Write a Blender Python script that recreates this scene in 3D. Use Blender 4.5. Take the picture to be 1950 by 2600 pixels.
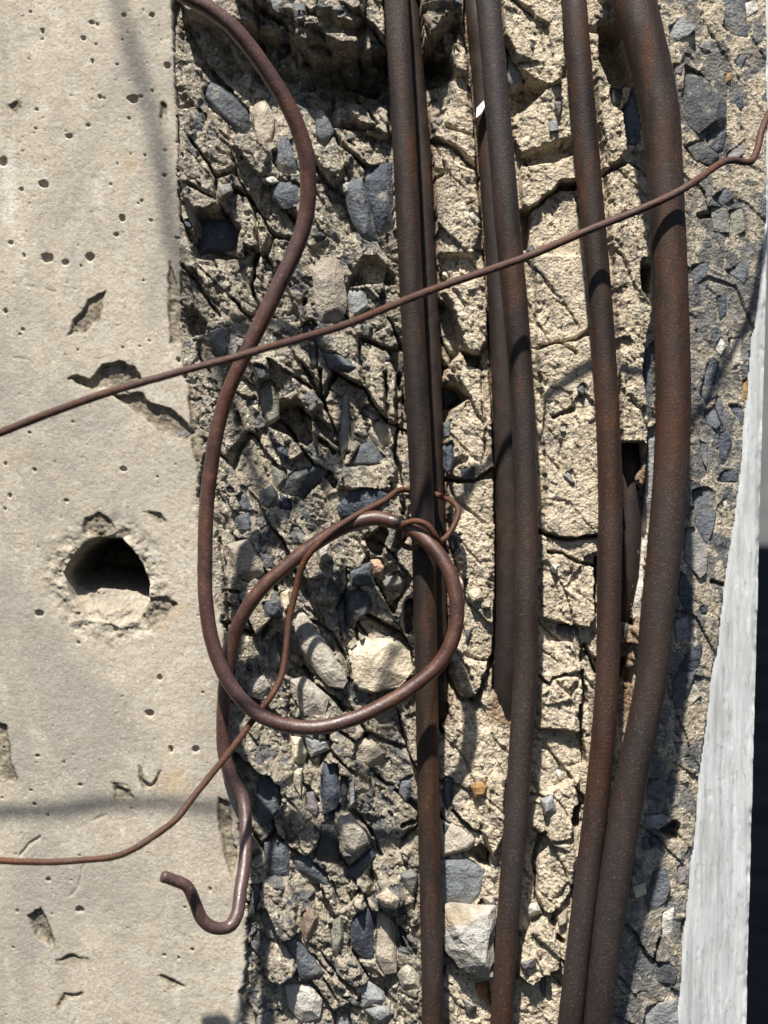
import bpy, bmesh, math, random
import numpy as np
from mathutils import Vector

for o in list(bpy.data.objects):
    bpy.data.objects.remove(o)
scene = bpy.context.scene
COL = scene.collection

# ------------------------------------------------------------------ camera
S = 0.40 / 1950.0          # metres per photo pixel on the plane of the cast concrete face
D = 0.78                   # camera distance to that plane
ZC = 1.25                  # camera height above the ground
cam = bpy.data.cameras.new('camera')
cam_o = bpy.data.objects.new('camera', cam)
COL.objects.link(cam_o)
cam_o.location = (0, -D, ZC)
cam_o.rotation_euler = (math.radians(90), 0, 0)
cam.sensor_fit = 'HORIZONTAL'
cam.sensor_width = 36
cam.lens = 36 * D / 0.40
cam.clip_start = 0.02
cam.clip_end = 200
cam.dof.use_dof = True
cam.dof.focus_distance = D - 0.004
cam.dof.aperture_fstop = 13
scene.camera = cam_o

# ------------------------------------------------------------------ light
SUN_EL, SUN_AZ = math.radians(57), math.radians(13)      # azimuth: to the left of the camera
sdir = Vector((-math.sin(SUN_AZ) * math.cos(SUN_EL), -math.cos(SUN_AZ) * math.cos(SUN_EL), math.sin(SUN_EL)))
world = bpy.data.worlds.new('World')
scene.world = world
world.use_nodes = True
wn = world.node_tree
bg = wn.nodes['Background']
sky = wn.nodes.new('ShaderNodeTexSky')
sky.sky_type = 'NISHITA'
sky.sun_disc = False
sky.sun_elevation = SUN_EL
sky.sun_rotation = math.atan2(sdir.x, sdir.y)
wn.links.new(sky.outputs[0], bg.inputs[0])
bg.inputs[1].default_value = 0.055
sun = bpy.data.lights.new('sun', 'SUN')
sun.energy = 5.0
sun.angle = math.radians(1.5)
sun.color = (1.0, 0.94, 0.84)
sun_o = bpy.data.objects.new('sun', sun)
COL.objects.link(sun_o)
sun_o.location = (-0.6, -2, 4)
sun_o.rotation_euler = sdir.to_track_quat('Z', 'Y').to_euler()
scene.view_settings.view_transform = 'Standard'
scene.view_settings.look = 'None'
scene.view_settings.gamma = 1
scene.view_settings.exposure = 0.78
scene.render.engine = 'CYCLES'

rng = np.random.default_rng(7)
random.seed(7)

# ------------------------------------------------------------------ photo pixels -> places
CROPS = {'A': (440, 0, .3918), 'B': (440, 650, .3918), 'C': (500, 1300, .3918), 'D': (600, 1950, .3918),
         'E': (1050, 0, .3918), 'F': (1050, 650, .3918), 'G': (1050, 1300, .3918), 'H': (1050, 1950, .3918),
         'I': (1600, 0, .407), 'J': (1550, 850, .407), 'K': (1500, 1700, .407),
         '1': (0, 0, .5877), '3': (0, 870, .5877), '5': (0, 1730, .5877), 'Z': (0, 0, 1.1754), 'S': (0, 0, 1.0)}


def T(c, pts):
    ox, oy, k = CROPS[c]
    return np.array([(ox + p[0] * k, oy + p[1] * k) for p in pts], float)


def place(u, v, h):
    """photo pixel (u,v) at h metres in front of the cast face"""
    k = S * (D - h) / D
    return ((u - 975) * k, -h, ZC + (1300 - v) * k)


# ------------------------------------------------------------------ numpy noise
def hash2(ix, iy, seed):
    n = (ix.astype(np.int64) * 374761393 + iy.astype(np.int64) * 668265263 + seed * 974711) & 0xFFFFFFFF
    n = ((n ^ (n >> 13)) * 1274126177) & 0xFFFFFFFF
    n = ((n ^ (n >> 16)) * 2246822519) & 0xFFFFFFFF
    n = n ^ (n >> 15)
    return (n & 0xFFFFFF) / float(0x1000000)


def vnoise(x, y, seed):
    ix = np.floor(x); iy = np.floor(y)
    fx = x - ix; fy = y - iy
    fx = fx * fx * fx * (fx * (fx * 6 - 15) + 10); fy = fy * fy * fy * (fy * (fy * 6 - 15) + 10)
    a = hash2(ix, iy, seed); b = hash2(ix + 1, iy, seed)
    c = hash2(ix, iy + 1, seed); d = hash2(ix + 1, iy + 1, seed)
    return ((a + (b - a) * fx) * (1 - fy) + (c + (d - c) * fx) * fy) * 2 - 1


def fbm(x, y, seed, octs=4, gain=.5):
    s = 0; a = 1; t = 0
    for i in range(octs):
        ca, sa = math.cos(.6 * i + .3), math.sin(.6 * i + .3)
        s = s + a * vnoise((x * ca - y * sa) * 2 ** i + 17.3 * i, (x * sa + y * ca) * 2 ** i - 9.1 * i, seed + i)
        t += a; a *= gain
    return s / t


def cells(U, V, size, seed, ang=0.0, stretch=1.0):
    """jittered cells: returns id hashes r1,r2,r3, offsets dx,dy from the cell centre (px) and edge distance (px)"""
    ca, sa = math.cos(ang), math.sin(ang)
    x = (U * ca + V * sa) / (size * stretch); y = (-U * sa + V * ca) / size
    ix = np.floor(x); iy = np.floor(y)
    f1 = np.full(U.shape, 9e9); f2 = np.full(U.shape, 9e9)
    bx = np.zeros(U.shape); by = np.zeros(U.shape); cx = np.zeros(U.shape); cy = np.zeros(U.shape)
    for i in (-1, 0, 1):
        for j in (-1, 0, 1):
            jx = ix + i; jy = iy + j
            px = jx + hash2(jx, jy, seed); py = jy + hash2(jx, jy, seed + 31)
            d = (x - px) ** 2 + (y - py) ** 2
            near = d < f1
            f2 = np.where(near, f1, np.minimum(f2, d))
            bx = np.where(near, jx, bx); by = np.where(near, jy, by)
            cx = np.where(near, px, cx); cy = np.where(near, py, cy)
            f1 = np.where(near, d, f1)
    r1 = hash2(bx, by, seed + 101); r2 = hash2(bx, by, seed + 102); r3 = hash2(bx, by, seed + 103)
    return r1, r2, r3, (x - cx) * size, (y - cy) * size, (np.sqrt(f2) - np.sqrt(f1)) * size


def smooth(a, b, x):
    t = np.clip((x - a) / (b - a), 0, 1)
    return t * t * (3 - 2 * t)


def seg_dist(X, Y, pts, closed):
    d = np.full(X.shape, 1e9)
    n = len(pts)
    for i in range(n if closed else n - 1):
        ax, ay = pts[i]; bx, by = pts[(i + 1) % n]
        dx, dy = bx - ax, by - ay
        t = np.clip(((X - ax) * dx + (Y - ay) * dy) / (dx * dx + dy * dy + 1e-9), 0, 1)
        d = np.minimum(d, (X - ax - t * dx) ** 2 + (Y - ay - t * dy) ** 2)
    return np.sqrt(d)


def poly_sd(X, Y, pts):
    d = seg_dist(X, Y, pts, True)
    ins = np.zeros(X.shape, bool)
    n = len(pts)
    for i in range(n):
        ax, ay = pts[i]; bx, by = pts[(i + 1) % n]
        if ay == by:
            continue
        ins ^= ((ay > Y) != (by > Y)) & (X < (bx - ax) * (Y - ay) / (by - ay) + ax)
    return np.where(ins, -d, d)


def spline(pts, step):
    """Catmull-Rom through n-dim points, resampled about every step (first two coords)"""
    P = np.array(pts, float)
    Q = np.vstack([2 * P[0] - P[1], P, 2 * P[-1] - P[-2]])
    out = []
    for i in range(1, len(Q) - 2):
        p0, p1, p2, p3 = Q[i - 1], Q[i], Q[i + 1], Q[i + 2]
        n = max(2, int(np.linalg.norm(p2[:2] - p1[:2]) / step))
        for t in np.linspace(0, 1, n, endpoint=False):
            out.append(.5 * (2 * p1 + (p2 - p0) * t + (2 * p0 - 5 * p1 + 4 * p2 - p3) * t * t + (3 * p1 - p0 - 3 * p2 + p3) * t ** 3))
    out.append(P[-1])
    return np.array(out)


# ------------------------------------------------------------------ the bars: u, v, width px, height of the axis (mm)
BARS = {
 'b1': [(1000, -420, 60, -60), (992, -250, 60, -16), (1006, 0, 61, 0), (1029, 411, 61, 2), (1051, 870, 60, 3), (1070, 1223, 60, 2), (1077, 1458, 59, 1),
        (1083, 1740, 58, 0), (1089, 2083, 56, -1), (1097, 2435, 56, -2), (1099, 2650, 56, -6), (1098, 2850, 56, -20), (1095, 3000, 56, -60)],
 'b2': [(1200, -420, 62, -60), (1215, -250, 62, -14), (1240, 0, 61, 2), (1275, 411, 64, 5), (1317, 870, 61, 6), (1334, 1223, 60, 6), (1336, 1575, 60, 5),
        (1332, 1735, 60, 4), (1314, 2024, 60, 2), (1291, 2318, 57, 0), (1271, 2620, 56, -6), (1255, 2850, 56, -20), (1245, 3000, 56, -60)],
 'b3': [(1430, -420, 62, -60), (1440, -250, 62, -14), (1458, 0, 62, 3), (1492, 411, 64, 6), (1532, 870, 61, 8), (1549, 1223, 62, 8), (1547, 1458, 62, 8),
        (1541, 1740, 60, 7), (1516, 2024, 62, 4), (1479, 2318, 60, 1), (1446, 2610, 62, -6), (1425, 2850, 60, -22), (1415, 3000, 60, -60)],
 'b4': [(1500, -420, 100, -70), (1550, -250, 104, -16), (1611, 0, 107, 4), (1667, 235, 102, 9), (1686, 411, 94, 11), (1707, 870, 90, 14), (1708, 1105, 89, 15), (1692, 1340, 88, 15),
        (1668, 1575, 86, 13), (1652, 1735, 80, 12), (1595, 2024, 81, 8), (1549, 2318, 78, 3), (1515, 2610, 70, -6), (1490, 2850, 70, -24), (1480, 3000, 70, -70)],
 'k1': [(1020, -420, 60, -60), (1034, 0, 58, -27), (1047, 180, 58, -23), (1066, 411, 58, -22), (1079, 700, 58, -21), (1089, 870, 58, -21), (1098, 1223, 58, -21),
        (1104, 1458, 58, -22), (1107, 1700, 58, -24), (1106, 1830, 57, -30), (1104, 1950, 56, -42), (1100, 2100, 56, -55)],
 'k2': [(1200, -420, 62, -60), (1212, 0, 62, -26), (1226, 150, 64, -23), (1247, 411, 64, -21), (1265, 650, 66, -20), (1276, 870, 66, -19), (1290, 1223, 66, -19), (1293, 1458, 66, -20),
        (1286, 1720, 64, -23), (1280, 1850, 60, -31), (1274, 1980, 58, -37), (1262, 2200, 56, -37), (1250, 2400, 56, -55)],
 'k3': [(1588, 1080, 62, -55), (1594, 1170, 62, -40), (1598, 1300, 62, -36), (1590, 1480, 60, -37), (1578, 1600, 60, -48), (1565, 1720, 60, -60)],
}

# ------------------------------------------------------------------ hand-placed relief of the broken core: polygon, mm, softness px
PLATES = [
 ('A', [(930,-60),(1250,-60),(1240,170),(1160,230),(1060,220),(1030,150),(930,140)], 9, 5),
 ('A', [(800,180),(930,150),(980,280),(1200,300),(1200,380),(1080,350),(950,300),(870,320),(800,380)], 7, 5),
 ('A', [(1255,-60),(1360,-60),(1370,330),(1380,450),(1250,400),(1240,260),(1260,150)], 6, 5),
 ('A', [(400,-80),(600,-80),(580,60),(530,90),(440,20)], 9, 5),
 ('A', [(600,-80),(940,-80),(930,100),(860,150),(740,140),(640,100)], 6, 6),
 ('A', [(60,20),(200,60),(330,170),(410,320),(490,380),(440,405),(380,330),(310,220),(210,120),(60,80)], 4, 4),
 ('A', [(30,80),(200,120),(310,220),(380,330),(440,405),(330,520),(150,420),(40,300)], -4, 10),
 ('A', [(480,380),(700,420),(900,440),(1380,470),(1380,640),(1100,620),(900,650),(700,560),(540,480)], -9, 22),
 ('A', [(20,700),(200,690),(300,860),(370,1050),(400,1200),(330,1330),(180,1410),(60,1300),(40,900)], 6, 6),
 ('A', [(1130,620),(1390,640),(1390,880),(1330,880),(1200,820),(1140,720)], 7, 5),
 ('A', [(400,900),(560,880),(640,1000),(560,1260),(430,1230),(390,1080)], 4, 5),
 ('A', [(150,1400),(350,1370),(430,1480),(410,1659),(130,1659)], -9, 6),
 ('A', [(870,870),(920,950),(1000,960),(1100,900),(1180,1000),(1080,1180),(940,1100)], 4, 5),
 ('B', [(690,960),(820,950),(880,1020),(900,1200),(860,1225),(620,1100)], -15, 5),
 ('B', [(620,1110),(870,1230),(880,1260),(760,1320),(640,1180)], 5, 4),
 ('B', [(70,340),(150,350),(210,430),(200,500),(110,520),(75,430)], -8, 4),
 ('B', [(1130,190),(1230,20),(1330,20),(1440,120),(1440,180),(1200,180)], -9, 5),
 ('B', [(510,690),(620,660),(760,740),(800,830),(810,930),(690,950),(680,860),(600,800),(540,840)], 6, 5),
 ('B', [(820,930),(900,860),(970,960),(900,1050),(930,1200),(860,1080)], 6, 5),
 ('B', [(1200,700),(1370,700),(1380,1050),(1230,960),(1180,820)], 4, 6),
 ('B', [(1070,1380),(1340,1360),(1440,1320),(1440,1530),(1080,1500)], 5, 5),
 ('B', [(100,60),(300,60),(420,200),(500,360),(430,420),(320,330),(200,200)], 3, 8),
 ('C', [(1210,80),(1250,130),(1190,280),(1130,260),(1120,170)], -12, 4),
 ('C', [(620,990),(690,960),(760,1110),(640,1060)], -6, 4),
 ('C', [(980,880),(1080,800),(1250,810),(1390,900),(1410,1040),(1320,1120),(1150,1190),(1010,1120)], 4, 8),
 ('C', [(650,150),(900,180),(960,260),(960,480),(880,600),(760,580),(700,330)], 4, 8),
 ('D', [(640,280),(740,290),(850,420),(870,490),(800,560),(690,560),(640,430)], 6, 5),
 ('D', [(700,700),(860,740),(1060,700),(1080,850),(1010,960),(900,910),(780,900),(720,820)], 4, 6),
 ('D', [(180,740),(340,730),(390,860),(380,1080),(300,1090),(180,900)], 4, 6),
 ('D', [(200,1180),(380,1240),(420,1400),(250,1360),(180,1260)], 4, 6),
 ('D', [(660,1230),(890,1250),(980,1350),(800,1420),(640,1420)], 4, 6),
 ('E', [(0,-60),(290,-60),(260,90),(190,170),(130,260),(50,330),(-20,300)], 7, 4),
 ('E', [(-40,345),(40,350),(120,300),(190,200),(270,140),(290,200),(240,360),(260,480),(60,520),(-40,500)], -13, 5),
 ('E', [(190,180),(270,170),(270,330),(350,410),(340,500),(280,500),(250,400),(200,330)], 6, 4),
 ('E', [(620,580),(720,500),(840,580),(730,700),(640,760)], -12, 4),
 ('E', [(570,-80),(960,-80),(980,450),(920,570),(850,580),(720,480),(650,400),(590,250)], 7, 4),
 ('E', [(990,510),(1030,890),(860,960),(690,1030),(650,960),(640,820),(750,710),(850,590)], 6, 4),
 ('E', [(690,1030),(870,965),(1040,910),(1040,990),(880,1070),(700,1090)], -3, 4),
 ('E', [(700,1090),(1040,1020),(1060,1170),(960,1190),(880,1260),(750,1360),(700,1340)], 5, 3),
 ('E', [(940,1195),(1070,1170),(1070,1230),(940,1240)], -14, 3),
 ('E', [(690,1360),(755,1360),(745,1620),(700,1620)], -14, 3),
 ('E', [(60,530),(330,510),(390,800),(410,1080),(250,960),(90,870)], 3, 5),
 ('E', [(100,1000),(400,1120),(440,1540),(380,1659),(120,1659)], 5, 6),
 ('E', [(1200,140),(1320,140),(1420,480),(1440,560),(1270,530),(1220,350)], -18, 5),
 ('E', [(1165,470),(1210,470),(1270,700),(1350,760),(1380,1010),(1240,1130),(1190,800)], 8, 4),
 ('E', [(1240,1150),(1380,1070),(1500,1160),(1530,1659),(1280,1659)], 7, 4),
 ('F', [(1280,0),(1530,0),(1450,80),(1470,240),(1540,330),(1500,560),(1480,760),(1510,1100),(1480,1500),(1400,1610),(1350,1600),(1320,700)], 7, 4),
 ('F', [(770,0),(1120,0),(1140,480),(1040,540),(800,610),(790,300)], 5, 5),
 ('F', [(800,620),(1150,520),(1190,1300),(1190,1659),(850,1659),(835,1000)], 8, 4),
 ('F', [(190,230),(470,130),(490,500),(430,640),(340,620),(290,480),(240,300)], 6, 5),
 ('F', [(130,260),(220,310),(280,480),(300,610),(200,740),(170,780),(140,500)], -9, 5),
 ('F', [(310,610),(430,640),(430,730),(350,700)], -14, 4),
 ('F', [(170,820),(260,830),(355,920),(240,1000),(190,1100),(170,1000)], -14, 4),
 ('F', [(220,760),(430,740),(510,800),(520,1400),(400,1440),(300,1450),(190,1390),(190,1100),(250,1000),(360,920)], 6, 4),
 ('F', [(190,1470),(520,1430),(530,1659),(240,1659)], 5, 5),
 ('F', [(1450,60),(1530,60),(1530,240),(1490,230)], -12, 4),
 ('G', [(830,0),(1190,0),(1190,145),(1040,180),(930,170),(840,120)], 8, 4),
 ('G', [(830,130),(930,180),(1040,190),(1190,160),(1180,650),(1130,750),(830,690)], 5, 3),
 ('G', [(1360,-20),(1455,-20),(1410,690),(1350,690)], -20, 4),
 ('G', [(1330,690),(1425,690),(1425,830),(1325,830)], 9, 4),
 ('G', [(240,0),(530,0),(530,880),(480,1080),(420,1200),(300,1130),(230,950),(320,800),(320,420)], 5, 5),
 ('G', [(1400,700),(1470,650),(1430,960),(1420,1420),(1310,1640),(1300,1150),(1380,960)], 8, 4),
 ('G', [(800,850),(1020,850),(1100,1020),(980,1050),(870,1100),(800,1060)], 4, 4),
 ('G', [(810,1110),(990,1060),(1090,1060),(1090,1420),(800,1390)], 5, 5),
 ('H', [(750,180),(1060,60),(1060,250),(1020,440),(870,460),(840,390),(760,450),(730,330)], 5, 5),
 ('H', [(800,560),(880,460),(1040,480),(1030,760),(950,920),(860,930),(800,800)], 4, 5),
 ('H', [(690,1100),(860,960),(910,1060),(940,1150),(930,1280),(760,1390),(670,1320)], 7, 4),
 ('H', [(350,540),(440,500),(500,560),(500,640),(440,640)], -15, 4),
 ('H', [(260,200),(330,40),(490,10),(490,240),(430,405),(340,380),(270,290)], 3, 5),
 ('H', [(490,40),(590,60),(580,420),(520,560),(440,430),(480,240)], 5, 5),
 ('K', [(430,1000),(520,950),(555,970),(545,1070),(470,1060)], -9, 6),
]
CRACKS = [
 ('A', [(400,1240),(480,1270),(520,1350),(540,1450),(560,1600),(530,1659)], 9, 10), ('B', [(530,0),(510,180),(510,240)], 8, 9),
 ('B', [(855,270),(850,400),(930,450)], 7, 8), ('B', [(950,740),(960,900),(1000,1000)], 9, 10), ('B', [(1370,760),(1385,900),(1390,1060)], 8, 9),
 ('B', [(1470,760),(1440,960),(1450,1100),(1440,1250),(1460,1400),(1500,1659)], 11, 11), ('B', [(950,1190),(1040,1270)], 9, 9),
 ('B', [(1000,1400),(1040,1460)], 20, 10), ('B', [(400,1020),(430,1100)], 12, 8), ('B', [(60,60),(180,220),(300,380)], 7, 6),
 ('C', [(690,1030),(740,1110)], 13, 9), ('C', [(780,1130),(880,1210),(950,1290)], 8, 9), ('C', [(970,380),(960,520)], 6, 6), ('C', [(730,700),(870,780),(960,960),(1000,1190)], 7, 7),
 ('C', [(1380,590),(1370,760)], 18, 12), ('C', [(870,1490),(850,1560),(740,1600)], 6, 7), ('C', [(180,510),(280,520)], 7, 6), ('C', [(150,170),(200,500),(215,720)], 9, 5),
 ('D', [(750,280),(850,400),(940,560)], 11, 8), ('D', [(470,1190),(570,1300),(660,1360)], 6, 6), ('D', [(620,750),(660,900)], 6, 6), ('D', [(1080,400),(1140,370)], 16, 12),
 ('D', [(1050,1040),(1080,1150)], 9, 7), ('D', [(570,1370),(640,1500)], 6, 5), ('D', [(1160,820),(1150,900)], 8, 7), ('D', [(430,100),(530,230)], 7, 6),
 ('E', [(290,150),(360,330),(400,400)], 9, 9), ('E', [(120,900),(260,960),(400,1110)], 8, 6), ('E', [(430,1160),(470,1000)], 9, 10), ('E', [(760,1360),(880,1265),(950,1225)], 7, 9), ('E', [(600,290),(660,420),(720,490)], 8, 9),
 ('E', [(1240,1140),(1310,1090),(1370,1060),(1440,1070),(1500,1150)], 8, 9),
 ('F', [(200,1450),(380,1460),(500,1380)], 10, 11), ('F', [(900,1050),(1020,1000)], 9, 8), ('F', [(820,590),(960,580),(1040,640)], 7, 6), ('F', [(430,640),(440,900),(470,1300)], 6, 5),
 ('G', [(820,120),(930,170),(1040,180),(1190,145)], 8, 10), ('G', [(870,250),(960,270),(1080,330),(1180,350)], 6, 8), ('G', [(1180,300),(1180,650)], 9, 10),
 ('G', [(1100,1040),(1110,1200),(1120,1250)], 10, 11), ('G', [(1080,1250),(1085,1500),(1110,1620)], 11, 11), ('G', [(810,1060),(870,1110),(910,1070),(990,1050)], 6, 7),
 ('G', [(510,950),(430,1180),(380,1240)], 13, 11), ('G', [(220,1060),(300,1200),(420,1260)], 10, 9), ('G', [(1350,980),(1370,1080)], 18, 10), ('G', [(1110,860),(1180,1040)], 7, 8),
 ('H', [(840,400),(800,520),(775,620),(790,700)], 8, 9), ('H', [(790,700),(800,850),(850,930),(900,950)], 6, 7), ('H', [(920,930),(905,1000)], 13, 10),
 ('H', [(930,1090),(960,1110)], 15, 11), ('H', [(680,1060),(700,1100)], 11, 9), ('H', [(770,990),(850,940)], 6, 7), ('H', [(1060,250),(1050,350)], 18, 11),
 ('H', [(260,280),(380,400),(440,430)], 8, 9), ('H', [(430,880),(470,850)], 11, 9), ('H', [(760,170),(880,170)], 8, 7), ('H', [(670,1340),(760,1400),(850,1330)], 9, 7),
 ('I', [(440,1340),(500,1330)], 14, 8), ('I', [(60,1640),(110,1740)], 12, 8), ('K', [(400,1830),(430,1680)], 7, 6), ('K', [(570,1700),(585,1560)], 7, 6),
 ('J', [(640,1540),(700,1560)], 10, 7),
]

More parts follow.
